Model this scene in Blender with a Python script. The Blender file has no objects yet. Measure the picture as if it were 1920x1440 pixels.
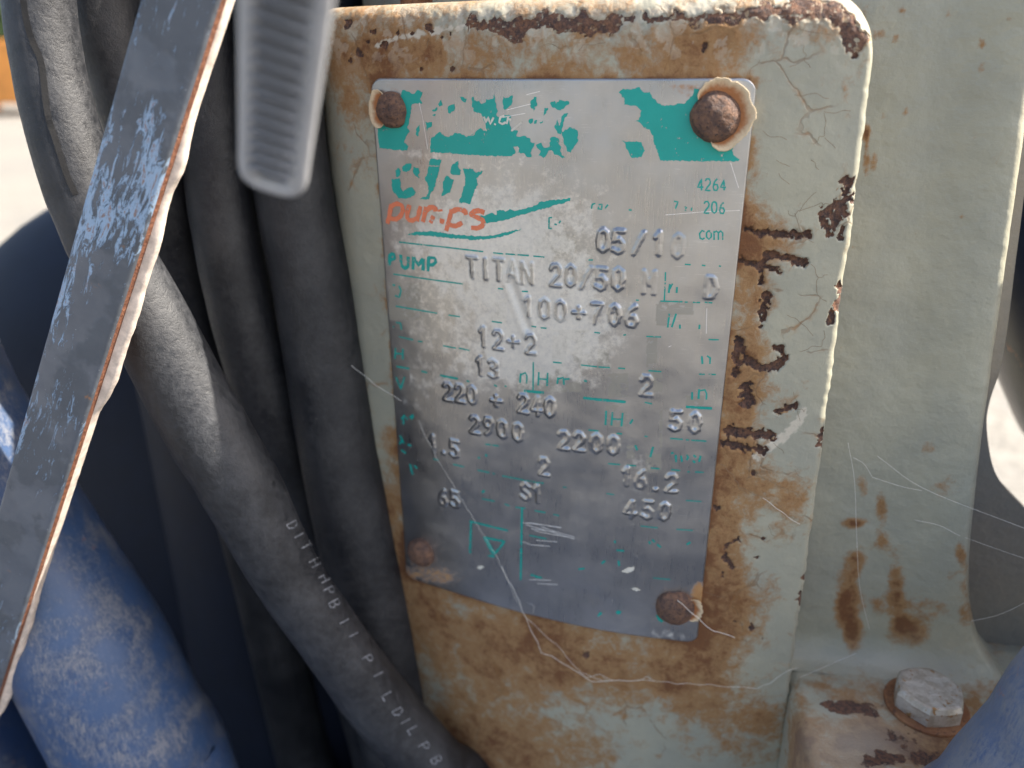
import bpy, bmesh, math
import numpy as np
from mathutils import Vector, Matrix, geometry
from mathutils.bvhtree import BVHTree

S = bpy.context.scene
COL = S.collection
MM = 0.001

# ------------------------------------------------------------------ camera
# world: X right along the name plate, Y into the pump, Z up; lengths below are in millimetres
CAM = np.array([63.777, -178.997, 3.633])
AX, AY, AZ = (math.radians(a) for a in (22.8875, 7.6598, 2.7647))
F = 1450.0                                        # focal length in pixels of the 1920 px wide photograph
K = 0.0024143                                     # curvature of the plate and its pad


def _rot(ax, ay, az):
    cx, sx, cy, sy, cz, sz = math.cos(ax), math.sin(ax), math.cos(ay), math.sin(ay), math.cos(az), math.sin(az)
    rx = np.array([[1, 0, 0], [0, cx, -sx], [0, sx, cx]])
    ry = np.array([[cy, 0, sy], [0, 1, 0], [-sy, 0, cy]])
    rz = np.array([[cz, -sz, 0], [sz, cz, 0], [0, 0, 1]])
    return rz @ ry @ rx


R = _rot(AX, AY, AZ) @ np.array([[1, 0, 0], [0, 0, -1], [0, 1, 0]], float)
cam = bpy.data.cameras.new('camera')
cam.sensor_width = 36
cam.lens = F / 1920 * 36
cam.clip_start = 0.01
cam.clip_end = 400
cam_o = bpy.data.objects.new('camera', cam)
COL.objects.link(cam_o)
M4 = Matrix.Identity(4)
for i in range(3):
    M4[i][0], M4[i][1], M4[i][2], M4[i][3] = R[0][i], -R[1][i], -R[2][i], CAM[i] * MM
cam_o.matrix_world = M4
S.camera = cam_o
cam.dof.use_dof = True
cam.dof.focus_distance = float((R @ (np.array([85., 0, -50]) - CAM))[2]) * MM
cam.dof.aperture_fstop = 9.5

# ------------------------------------------------------------------ light
SUN_EL, SUN_AZ = math.radians(43), math.radians(81.0)          # azimuth from +Y towards +X
world = bpy.data.worlds.new('World')
S.world = world
world.use_nodes = True
wn = world.node_tree
sky = wn.nodes.new('ShaderNodeTexSky')
sky.sky_type = 'NISHITA'
sky.sun_disc = False
sky.sun_elevation = SUN_EL
sky.sun_rotation = SUN_AZ
sky.air_density = 1.0
sky.dust_density = 4.0
wn.links.new(sky.outputs[0], wn.nodes['Background'].inputs[0])
wn.nodes['Background'].inputs[1].default_value = 0.105
sun = bpy.data.lights.new('sun', 'SUN')
sun.energy = 4.2
sun.angle = math.radians(0.6)
sun.color = (1.0, 0.93, 0.82)
sun_o = bpy.data.objects.new('sun', sun)
COL.objects.link(sun_o)
to_sun = Vector((math.sin(SUN_AZ) * math.cos(SUN_EL), math.cos(SUN_AZ) * math.cos(SUN_EL), math.sin(SUN_EL)))
sun_o.rotation_euler = to_sun.to_track_quat('Z', 'Y').to_euler()
sun_o.location = to_sun * 3
S.view_settings.view_transform = 'Standard'
S.view_settings.look = 'None'
S.view_settings.gamma = 1
S.view_settings.exposure = 1.62
S.render.engine = 'CYCLES'

# ------------------------------------------------------------------ geometry helpers


def ray(x, y):
    return R.T @ np.array([(x - 960) / F, (y - 720) / F, 1.0])


def atY(x, y, Y):
    d = ray(x, y)
    return CAM + d * (Y - CAM[1]) / d[1]


def atZ(x, y, Z):
    d = ray(x, y)
    return CAM + d * (Z - CAM[2]) / d[2]


def surf(x, y, off=0.0):
    """point of the curved plate surface seen at a pixel"""
    Y = 0.0
    for _ in range(60):
        p = atY(x, y, Y)
        Y = 0.7 * Y + 0.3 * (K * (p[0] - 90) ** 2 + off)
    return atY(x, y, Y)


def project(P):
    c = (P - CAM) @ R.T
    return 960 + F * c[..., 0] / c[..., 2], 720 + F * c[..., 1] / c[..., 2]


def depth(P):
    return float((R @ (np.asarray(P) - CAM))[2])


_lat = np.random.RandomState(7).rand(256, 256)


def vnoise(x, y, seed=0):
    x = np.asarray(x, float) + seed * 17.31
    y = np.asarray(y, float) + seed * 9.77
    xi, yi = np.floor(x).astype(int), np.floor(y).astype(int)
    fx, fy = x - xi, y - yi
    fx, fy = fx * fx * (3 - 2 * fx), fy * fy * (3 - 2 * fy)
    g = lambda a, b: _lat[a & 255, b & 255]
    return (g(xi, yi) * (1 - fx) + g(xi + 1, yi) * fx) * (1 - fy) + (g(xi, yi + 1) * (1 - fx) + g(xi + 1, yi + 1) * fx) * fy


def fbm(x, y, seed=0, o=4, gain=0.5):
    s, a, t = 0, 1.0, 0
    for i in range(o):
        s = s + a * vnoise(x * 2 ** i, y * 2 ** i, seed + i)
        t += a
        a *= gain
    return s / t


def sstep(a, b, x):
    t = np.clip((x - a) / (b - a), 0, 1)
    return t * t * (3 - 2 * t)


def seg_dist(X, Z, pts):
    """distance of points (X, Z) to a polyline"""
    d = np.full(np.shape(X), 1e9)
    pts = [np.array(p, float) for p in pts]
    if len(pts) == 1:
        return np.hypot(X - pts[0][0], Z - pts[0][1])
    for a, b in zip(pts[:-1], pts[1:]):
        ab = b - a
        t = np.clip(((X - a[0]) * ab[0] + (Z - a[1]) * ab[1]) / max(ab @ ab, 1e-9), 0, 1)
        d = np.minimum(d, np.hypot(X - a[0] - t * ab[0], Z - a[1] - t * ab[1]))
    return d


def smooth_path(pts, n=8):
    """Catmull-Rom through the points"""
    P = [np.array(p, float) for p in pts]
    if len(P) < 3:
        return P
    P = [2 * P[0] - P[1]] + P + [2 * P[-1] - P[-2]]
    out = []
    for i in range(1, len(P) - 2):
        for k in range(n):
            t = k / n
            a, b, c, d = P[i - 1], P[i], P[i + 1], P[i + 2]
            out.append(0.5 * (2 * b + (c - a) * t + (2 * a - 5 * b + 4 * c - d) * t * t + (3 * b - a - 3 * c + d) * t ** 3))
    out.append(P[-2])
    return out


# ------------------------------------------------------------------ object helpers


def thing(name, label, cat, base, group=None):
    o = bpy.data.objects.new(name, None)
    COL.objects.link(o)
    o.empty_display_size = 0.02
    o.location = Vector(base) * MM
    o['label'] = label
    o['category'] = cat
    if group:
        o['group'] = group
    return o


def tag(o, label, cat, group=None):
    o['label'] = label
    o['category'] = cat
    if group:
        o['group'] = group
    return o


def mesh_obj(name, V, faces, material, parent=None, smooth=True, attrs=None):
    """V in world millimetres; faces an (n,4)/(n,3) array or a list"""
    V = np.asarray(V, float)
    base = np.zeros(3)
    p = parent
    while p is not None:
        base = base + np.array(p.location) * 1000
        p = p.parent
    me = bpy.data.meshes.new(name)
    L = (V - base) * MM
    if isinstance(faces, np.ndarray):
        n, k = faces.shape
        me.vertices.add(len(L))
        me.vertices.foreach_set('co', L.astype(np.float32).ravel())
        me.loops.add(n * k)
        me.loops.foreach_set('vertex_index', faces.astype(np.int32).ravel())
        me.polygons.add(n)
        me.polygons.foreach_set('loop_start', (np.arange(n) * k).astype(np.int32))
        me.update(calc_edges=True)
    else:
        me.from_pydata([tuple(v) for v in L], [], [tuple(f) for f in faces])
        me.update()
    me.polygons.foreach_set('use_smooth', np.full(len(me.polygons), smooth))
    for nm, val in (attrs or {}).items():
        a = me.attributes.new(nm, 'FLOAT', 'POINT')
        a.data.foreach_set('value', np.asarray(val, np.float32).ravel())
    me.materials.append(material)
    o = bpy.data.objects.new(name, me)
    COL.objects.link(o)
    if parent:
        o.parent = parent
    return o


def grid_faces(nx, ny):
    i = np.arange(nx * ny).reshape(ny, nx)
    return np.stack([i[:-1, :-1], i[:-1, 1:], i[1:, 1:], i[1:, :-1]], -1).reshape(-1, 4)


def tube(name, path, r, material, parent=None, seg=28, n=8, bump=0.0, caps=True, flat=1.0):
    P = np.array(smooth_path(path, n))
    m = len(P)
    rr = np.interp(np.linspace(0, 1, m), np.linspace(0, 1, len(r)), r) if hasattr(r, '__len__') else np.full(m, float(r))
    T = np.gradient(P, axis=0)
    T /= np.linalg.norm(T, axis=1)[:, None]
    up = np.array([0, -1.0, 0.1])
    V = []
    u = np.cross(T[0], up)
    for i in range(m):
        u = u - T[i] * (u @ T[i])
        u /= np.linalg.norm(u)
        w = np.cross(T[i], u)
        a = np.arange(seg) / seg * 2 * math.pi
        rad = rr[i] * (1 + bump * (vnoise(i * 0.35 + 0 * a, 3 + np.cos(a) * 2, 5) + vnoise(i * 0.35 + 0 * a, 9 + np.sin(a) * 2, 6) - 1))
        V.append(P[i] + (np.cos(a) * rad)[:, None] * u + (np.sin(a) * rad * flat)[:, None] * w)
    V = np.concatenate(V)
    faces = []
    for i in range(m - 1):
        for k in range(seg):
            k2 = (k + 1) % seg
            faces.append((i * seg + k, i * seg + k2, (i + 1) * seg + k2, (i + 1) * seg + k))
    if caps:
        faces.append(tuple(range(seg - 1, -1, -1)))
        faces.append(tuple((m - 1) * seg + k for k in range(seg)))
    return mesh_obj(name, V, faces, material, parent)


def box(name, lo, hi, material, parent=None, bevel=0.0, rz=0.0):
    bm = bmesh.new()
    bmesh.ops.create_cube(bm, size=1)
    lo, hi = np.array(lo, float), np.array(hi, float)
    for v in bm.verts:
        v.co = Vector((lo + hi) / 2 + np.array(v.co) * (hi - lo))
    if bevel:
        bmesh.ops.bevel(bm, geom=list(bm.edges), offset=bevel, segments=3, affect='EDGES', profile=0.5)
    V = np.array([v.co[:] for v in bm.verts])
    bm.verts.index_update()
    f = [tuple(v.index for v in fc.verts) for fc in bm.faces]
    bm.free()
    return mesh_obj(name, V, f, material, parent, smooth=False)


# ------------------------------------------------------------------ material helpers


class NT:
    def __init__(self, name):
        self.m = bpy.data.materials.new(name)
        self.m.use_nodes = True
        self.t = self.m.node_tree
        self.b = self.t.nodes['Principled BSDF']
        self.out = self.t.nodes['Material Output']
        self.co = self.t.nodes.new('ShaderNodeTexCoord').outputs['Object']

    def put(self, sock, v):
        if isinstance(v, bpy.types.NodeSocket):
            self.t.links.new(v, sock)
        elif v is not None:
            if hasattr(v, '__len__') and len(v) == 3 and sock.type == 'RGBA':
                v = (*v, 1)
            sock.default_value = v

    def nd(self, typ, ins=(), **props):
        n = self.t.nodes.new('ShaderNode' + typ)
        for k, v in props.items():
            setattr(n, k, v)
        for k, v in dict(ins).items():
            self.put(n.inputs[k], v)
        return n

    def noise(self, scale, detail=4, rough=0.55, vec=None, dist=0.0):
        return self.nd('TexNoise', {'Vector': vec or self.co, 'Scale': scale, 'Detail': detail, 'Roughness': rough, 'Distortion': dist}).outputs[0]

    def stretch(self, sc, rot=(0, 0, 0)):
        return self.nd('Mapping', {'Vector': self.co, 'Scale': sc, 'Rotation': rot}).outputs[0]

    def attr(self, name):
        return self.nd('Attribute', attribute_name=name).outputs['Fac']

    def math(self, op, a, b=None, c=None, clamp=False):
        n = self.nd('Math', operation=op, use_clamp=clamp)
        for i, v in enumerate((a, b, c)):
            if v is not None:
                self.put(n.inputs[i], v)
        return n.outputs[0]

    def rng(self, v, a, b, lo=0.0, hi=1.0, interp='SMOOTHSTEP'):
        return self.nd('MapRange', {'Value': v, 'From Min': a, 'From Max': b, 'To Min': lo, 'To Max': hi}, interpolation_type=interp).outputs[0]

    def mix(self, fac, a, b, blend='MIX'):
        n = self.nd('Mix', data_type='RGBA', blend_type=blend)
        self.put(n.inputs[0], fac)
        self.put(n.inputs[6], a)
        self.put(n.inputs[7], b)
        return n.outputs[2]

    def fmix(self, fac, a, b):
        n = self.nd('Mix', data_type='FLOAT')
        self.put(n.inputs[0], fac)
        self.put(n.inputs[2], a)
        self.put(n.inputs[3], b)
        return n.outputs[0]

    def bump(self, h, strength=0.5, dist=0.0003, normal=None):
        n = self.nd('Bump', {'Height': h, 'Strength': strength, 'Distance': dist})
        if normal:
            self.put(n.inputs['Normal'], normal)
        return n.outputs[0]

    def set(self, **kw):
        for k, v in kw.items():
            self.put(self.b.inputs[k.replace('_', ' ')], v)
        return self.m


def m_aluminium():
    g = NT('brushed_aluminium')
    brush = g.noise(1.0, 3, 0.6, g.stretch((5200, 5200, 130)))
    big = g.noise(60, 5, 0.6)
    fine = g.noise(900, 5, 0.65)
    vfine = g.noise(2600, 3, 0.6)
    film = g.attr('film')
    lac = g.attr('lacquer')
    rust = g.attr('rust')
    f1 = g.math('ADD', film, g.math('MULTIPLY', g.math('SUBTRACT', g.noise(330, 7, 0.72), 0.5), 1.5))
    fm = g.rng(f1, 0.38, 0.76)
    # speckles of dirt that stick to the metal
    sp = g.rng(g.math('ADD', g.noise(1500, 4, 0.7), g.math('MULTIPLY', g.math('SUBTRACT', big, 0.5), 0.35)), 0.66, 0.72)
    tone = g.mix(g.rng(big, 0.3, 0.7), (0.40, 0.40, 0.405), (0.50, 0.50, 0.50))
    col = g.mix(g.math('MULTIPLY', lac, 0.85), tone, (0.36, 0.335, 0.27))
    col = g.mix(g.math('MULTIPLY', fm, g.rng(fine, 0.2, 0.7, 0.55, 0.95)), col, (0.80, 0.765, 0.69))
    col = g.mix(g.math('MULTIPLY', sp, 0.65), col, (0.55, 0.50, 0.42))
    scr = g.math('MAXIMUM', g.rng(g.noise(1.0, 2, 0.5, g.stretch((240, 240, 7000), (0, math.radians(-14), 0))), 0.68, 0.74), g.rng(g.noise(1.0, 2, 0.5, g.stretch((300, 300, 6000), (0, math.radians(35), 0))), 0.71, 0.77))
    scr = g.math('MULTIPLY', scr, g.rng(big, 0.35, 0.6))
    col = g.mix(g.math('MULTIPLY', scr, 0.45), col, (0.80, 0.79, 0.77))
    smear = g.rng(g.noise(28, 5, 0.6, dist=0.8), 0.40, 0.64)
    col = g.mix(g.math('MULTIPLY', smear, 0.14), col, (0.30, 0.30, 0.31))
    rs = g.rng(g.math('ADD', rust, g.math('MULTIPLY', g.math('SUBTRACT', fine, 0.5), 0.9)), 0.35, 0.75)
    col = g.mix(rs, col, g.mix(g.noise(500, 3), (0.36, 0.15, 0.05), (0.55, 0.33, 0.14)))
    non = g.math('MAXIMUM', g.math('MAXIMUM', g.math('MULTIPLY', fm, 0.55), g.math('MULTIPLY', sp, 0.6)), g.math('MAXIMUM', g.math('MULTIPLY', lac, 0.55), rs))
    rough = g.math('ADD', g.fmix(non, g.rng(brush, 0.2, 0.8, 0.26, 0.40), 0.50), g.math('MULTIPLY', g.math('SUBTRACT', big, 0.5), 0.2))
    h = g.math('ADD', g.math('MULTIPLY', brush, 0.35), g.math('ADD', g.math('MULTIPLY', vfine, 0.4), g.math('MULTIPLY', g.noise(120, 3), 1.6)))
    return g.set(Base_Color=col, Metallic=g.math('SUBTRACT', 1.0, non), Roughness=rough, Normal=g.bump(h, 0.35, 0.00012))


def m_print(name, c1, c2, keep=0.36):
    g = NT(name)
    n = g.math('ADD', g.math('MULTIPLY', g.noise(420, 6, 0.7), 0.62), g.math('MULTIPLY', g.noise(1900, 3, 0.6), 0.38))
    al = g.rng(n, keep, keep + 0.03)
    col = g.mix(g.noise(260, 4), c1, c2)
    g.set(Base_Color=col, Roughness=0.42, Normal=g.bump(n, 0.3, 0.0002))
    tr = g.nd('BsdfTransparent').outputs[0]
    mx = g.nd('MixShader', {0: al, 1: tr, 2: g.b.outputs[0]})
    g.t.links.new(mx.outputs[0], g.out.inputs[0])
    return g.m


def m_paint(name, cracks=True, base1=(0.415, 0.392, 0.292), base2=(0.352, 0.342, 0.268)):
    """pale grey-green machine paint; vertex fields say where it is stained and where it has gone"""
    g = NT(name)
    stain, deep, dust = g.attr('stain'), g.attr('deep'), g.attr('dust')
    big = g.noise(45, 5, 0.6)
    mid = g.math('ADD', g.math('MULTIPLY', g.noise(110, 6, 0.6, dist=0.4), 0.5), g.math('MULTIPLY', g.noise(330, 7, 0.7, dist=0.5), 0.5))
    fine = g.noise(1100, 5, 0.7)
    col = g.mix(g.rng(big, 0.35, 0.68), base1, base2)
    col = g.mix(g.math('MULTIPLY', g.rng(fine, 0.52, 0.7), 0.25), col, (0.33, 0.32, 0.26))
    s = g.math('ADD', stain, g.math('MULTIPLY', g.math('SUBTRACT', mid, 0.5), 2.1))
    s = g.math('ADD', s, g.math('MULTIPLY', g.math('SUBTRACT', fine, 0.5), 0.35))
    ochre = g.mix(g.noise(400, 4), (0.38, 0.205, 0.068), (0.29, 0.125, 0.036))
    col = g.mix(g.math('MULTIPLY', g.rng(s, 0.26, 0.70), 0.88), col, ochre)
    brown = g.mix(g.noise(700, 4), (0.21, 0.078, 0.024), (0.13, 0.052, 0.022))
    col = g.mix(g.math('MULTIPLY', g.rng(s, 0.68, 1.05), 0.9), col, brown)
    col = g.mix(dust, col, (0.60, 0.54, 0.43))
    if cracks:
        w = g.nd('VectorMath', {0: g.co, 1: g.nd('VectorMath', {0: g.nd('TexNoise', {'Vector': g.co, 'Scale': 160.0, 'Detail': 3.0}).outputs[1], 1: (0.006, 0.006, 0.006)}, operation='MULTIPLY').outputs[0]}, operation='ADD').outputs[0]
        vo = g.nd('TexVoronoi', {'Vector': w, 'Scale': 80.0}, feature='DISTANCE_TO_EDGE').outputs[0]
        cr = g.math('MULTIPLY', g.rng(vo, 0.012, 0.028, 1.0, 0.0), g.rng(g.noise(75, 3), 0.53, 0.62))
        col = g.mix(g.math('MULTIPLY', cr, 0.5), col, (0.20, 0.12, 0.06))
        halo = g.math('MULTIPLY', g.math('MULTIPLY', g.rng(vo, 0.0, 0.11, 1.0, 0.0), g.rng(g.noise(75, 3), 0.52, 0.62)), g.rng(mid, 0.45, 0.6))
        col = g.mix(g.math('MULTIPLY', halo, 0.55), col, ochre)
    d = g.math('ADD', deep, g.math('MULTIPLY', g.math('SUBTRACT', fine, 0.5), 0.45))
    dm = g.rng(d, 0.42, 0.55)
    dcol = g.mix(g.rng(g.noise(900, 5, 0.7), 0.35, 0.65), (0.070, 0.045, 0.040), g.mix(g.noise(150, 3), (0.30, 0.135, 0.06), (0.13, 0.075, 0.062)))
    col = g.mix(dm, col, dcol)
    rough = g.fmix(g.math('MAXIMUM', dm, g.rng(s, 0.3, 0.8)), g.rng(fine, 0.3, 0.7, 0.30, 0.45), 0.82)
    h = g.math('ADD', g.math('MULTIPLY', g.noise(300, 4), 0.8 if cracks else 1.8), g.math('MULTIPLY', fine, g.math('ADD', g.math('MULTIPLY', dm, 2.2), g.rng(s, 0.3, 0.9, 0.3, 1.0))))
    if cracks:
        h = g.math('SUBTRACT', h, g.math('MULTIPLY', cr, 0.35))
    return g.set(Base_Color=col, Roughness=rough, Normal=g.bump(h, 0.55, 0.0005))


def m_rust(name, c1=(0.11, 0.065, 0.05), c2=(0.23, 0.12, 0.07), c3=(0.05, 0.036, 0.034), sc=420):
    g = NT(name)
    a, b = g.noise(sc, 6, 0.7), g.noise(sc * 3, 4, 0.7)
    col = g.mix(g.rng(a, 0.38, 0.62), c1, c2)
    col = g.mix(g.rng(b, 0.52, 0.66), col, c3)
    h = g.math('ADD', a, g.math('MULTIPLY', b, 0.5))
    return g.set(Base_Color=col, Roughness=0.7, Normal=g.bump(h, 1.0, 0.0009))


def m_rubber(name, tint=(0.009, 0.010, 0.013), dustc=(0.056, 0.055, 0.056), amount=0.0):
    g = NT(name)
    a = g.noise(70, 6, 0.65)
    b = g.noise(520, 8, 0.76, dist=0.3)
    c = g.noise(1700, 3, 0.6)
    d = g.rng(g.math('ADD', g.math('MULTIPLY', a, 0.5), g.math('MULTIPLY', b, 0.5)), 0.36 - amount, 0.70 - amount)
    col = g.mix(g.math('MULTIPLY', d, 0.8), tint, dustc)
    sp = g.rng(g.noise(900, 4, 0.75), 0.67, 0.73)
    col = g.mix(g.math('MULTIPLY', sp, 0.5), col, (0.20, 0.18, 0.16))
    h = g.math('ADD', g.math('MULTIPLY', b, 0.8), g.math('MULTIPLY', c, 0.25))
    return g.set(Base_Color=col, Roughness=g.rng(b, 0.3, 0.7, 0.36, 0.62), Normal=g.bump(h, 0.5, 0.0006))


def m_blue(name, scuff=0.0, base=(0.030, 0.056, 0.125), dark=(0.019, 0.036, 0.085), along=(0, 0, 0), rgh=0.30, spots=True):
    g = NT(name)
    v = g.stretch((1000, 1000, 260), along)
    a = g.noise(1.0, 7, 0.75, v, 1.2)
    b = g.noise(90, 5, 0.65)
    f = g.noise(2200, 3, 0.6)
    s = g.rng(g.math('ADD', g.math('MULTIPLY', a, 0.6), g.math('ADD', g.math('MULTIPLY', b, 0.5), g.math('MULTIPLY', f, 0.18))), 0.66 - scuff, 0.84 - scuff)
    col = g.mix(g.rng(b, 0.35, 0.65), base, dark)
    col = g.mix(g.math('MULTIPLY', s, 0.5), col, (0.38, 0.365, 0.34))
    o = g.math('MULTIPLY', g.rng(g.noise(120, 4, 0.6), 0.66, 0.72), g.rng(a, 0.45, 0.6))
    if spots:
        col = g.mix(o, col, (0.45, 0.16, 0.06))
    return g.set(Base_Color=col, Roughness=g.fmix(s, rgh, 0.7), Normal=g.bump(g.math('ADD', a, g.math('MULTIPLY', f, 0.4)), 0.3, 0.0004))


def m_plain(name, c, rough=0.5, metal=0.0, sc=300, var=0.2, bump=0.3, bd=0.0004):
    g = NT(name)
    a = g.noise(sc, 5, 0.65)
    col = g.mix(g.rng(a, 0.3, 0.7), tuple(x * (1 - var) for x in c), tuple(min(1, x * (1 + var)) for x in c))
    return g.set(Base_Color=col, Roughness=rough, Metallic=metal, Normal=g.bump(a, bump, bd))


MAT = {
    'alu': m_aluminium(),
    'teal': m_print('teal_print', (0.0, 0.35, 0.285), (0.01, 0.39, 0.325)),
    'tealthin': m_print('thin_teal_print', (0.0, 0.32, 0.27), (0.01, 0.37, 0.31), 0.40),
    'orange': m_print('orange_print', (0.80, 0.20, 0.09), (0.85, 0.25, 0.12), 0.40),
    'cream': m_plain('cream_residue', (0.70, 0.66, 0.56), 0.7, var=0.12),
    'scratch': m_plain('bright_scratch', (0.82, 0.80, 0.77), 0.4, 0.3, var=0.1),
    'paint': m_paint('stained_machine_paint'),
    'paintb': m_paint('body_machine_paint', False),
    'rivet': m_rust('rusty_rivet'),
    'rust': m_rust('rusty_iron', (0.26, 0.105, 0.045), (0.36, 0.17, 0.075), (0.14, 0.06, 0.035), 150),
    'rubber': m_rubber('dusty_black_rubber'),
    'rubber2': m_rubber('dustier_black_rubber', dustc=(0.062, 0.064, 0.070), amount=0.0),
    'print_white': m_plain('faded_white_ink', (0.17, 0.18, 0.20), 0.6, var=0.6, sc=1500),
}

# ------------------------------------------------------------------ ground, deck


def m_ground():
    g = NT('pale_gravel_ground')
    a, b = g.noise(1.6, 6, 0.65), g.noise(45, 4, 0.7)
    col = g.mix(g.rng(a, 0.35, 0.65), (0.31, 0.285, 0.24), (0.235, 0.222, 0.20))
    col = g.mix(g.rng(b, 0.4, 0.65), col, (0.17, 0.16, 0.14))
    return g.set(Base_Color=col, Roughness=0.9, Normal=g.bump(b, 0.8, 0.01))


GZ = -640.0
gr = mesh_obj('ground', np.array([[-2e5, -2e5, GZ], [2e5, -2e5, GZ], [2e5, 2e5, GZ], [-2e5, 2e5, GZ]]), [(0, 1, 2, 3)], m_ground(), smooth=False)
gr['kind'] = 'structure'
DZ = -330.0
deck = box('added_skid_deck', (-420, -620, DZ - 40), (520, 300, DZ), m_plain('dark_blue_deck_paint', (0.016, 0.022, 0.036), 0.7, sc=40), bevel=6)  # unseen deck under the pump, added for its dark reflection in the plate
deck['kind'] = 'structure'
legm = m_plain('deck_leg_paint', (0.03, 0.04, 0.07), 0.6)
for x in (-380, 440):
    for y in (-580, 220):
        box('skid_leg', (x, y, GZ), (x + 40, y + 40, DZ - 40.5), legm, deck)

box('added_shade_panel', (255, -20, DZ - 2), (259, 100, 14), bpy.data.materials['dark_blue_deck_paint'], deck)  # unseen panel, added to keep the sun off the foot flange
# ------------------------------------------------------------------ pump: pad under the plate
pump = thing('pump', 'pale green cast iron pump body, rust-stained, carrying the riveted metal plate', 'pump', (75, 60, DZ))


def cylY(x):
    return K * (np.asarray(x, float) - 90) ** 2


PADOFF = 0.9


def spacing(segs):
    out = [segs[0][0]]
    for a, b, s in segs:
        n = max(1, int(round(abs(b - a) / s)))
        out += list(np.linspace(a, b, n + 1)[1:])
    return np.array(out)


zt, zb = 16.5, -232.0
ZZ = spacing([(zt, zt - 1, 0.10), (zt - 1, 8, 0.25), (8, -160, 0.30), (-160, zb, 0.55)])
UU = spacing([(0, 12, 0.45), (12, 84.5 + 22, 0.33), (84.5 + 22, 135, 0.30), (135, 139.3, 0.25), (139.3, 140, 0.07)]) / 140.0
nz, nu = len(ZZ), len(UU)
xl = -21.0
xr = lambda z: 113.4 - 0.028 * np.minimum(z, 10) + 0.6 * (vnoise(z * 0.12, 0 * z, 3) - 0.5) + 0.35 * (vnoise(z * 0.6, 0 * z, 4) - 0.5)
Zg, Ug = np.meshgrid(ZZ, UU, indexing='ij')
RC = 11.0                                                  # rounded top corners
Xg = xl + (xr(Zg) - xl) * Ug
dc = np.clip(RC - (xr(Zg) - Xg), 0, RC)
inset = RC - np.sqrt(np.maximum(RC * RC - dc * dc, 0))
dl = np.clip(9.0 - (Xg - xl), 0, 9)
inset = np.maximum(inset, 9.0 - np.sqrt(np.maximum(81 - dl * dl, 0)))
tz = np.clip((Zg - (zt - 24)) / 24, 0, 1)
Zg = Zg - inset * tz
dtop = np.maximum((zt - inset) - Zg, 0)
dtop = np.where(tz > 0, dtop, 99)
dright = np.maximum(xr(Zg) - Xg, 0)
dleft = np.maximum(Xg - xl, 0)
Yg = cylY(Xg) + PADOFF


def fil(d, r):
    e = np.clip(r - d, 0, r)
    return r - np.sqrt(np.maximum(r * r - e * e, 0))


Yg = Yg + np.maximum(fil(dtop, 6.0) * 1.0, 0) + fil(dright, 1.7) + 0.8 * fil(dleft, 13.0)
PXg, PYg = project(np.stack([Xg, Yg, Zg], -1))
nA = fbm(Xg * 0.35, Zg * 0.35, 11)
nB = fbm(Xg * 1.1, Zg * 1.1, 21)
nL = fbm(Xg * 0.05, Zg * 0.05, 31, 3)

# stamped marks and pits, traced in the picture and carved into the casting
deep = np.zeros_like(Xg)
carve = np.zeros_like(Xg)


def carve_line(pts, r, d=1.0, rag=0.55, edge=3.0):
    global deep, carve
    xs, ys = [p[0] for p in pts], [p[1] for p in pts]
    m = (PXg > min(xs) - 60) & (PXg < max(xs) + 60) & (PYg > min(ys) - 60) & (PYg < max(ys) + 60)
    di = seg_dist(PXg[m], PYg[m], pts) + (nB[m] - 0.5) * 3.4 * r * rag + (nA[m] - 0.5) * 2.2 * r * rag
    deep[m] = np.maximum(deep[m], 1 - sstep(r * 0.75, r * 1.15, di))
    prof = (1 - sstep(r * 0.45, r + edge * 0.5, di)) * d * (0.7 + 0.6 * nB[m])
    lip = -0.24 * np.exp(-((di - r - edge) / (edge * 0.9)) ** 2) * sstep(0.42, 0.55, nA[m])
    carve[m] = np.where(prof > 0.02, np.maximum(carve[m], prof), carve[m] + lip)


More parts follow.
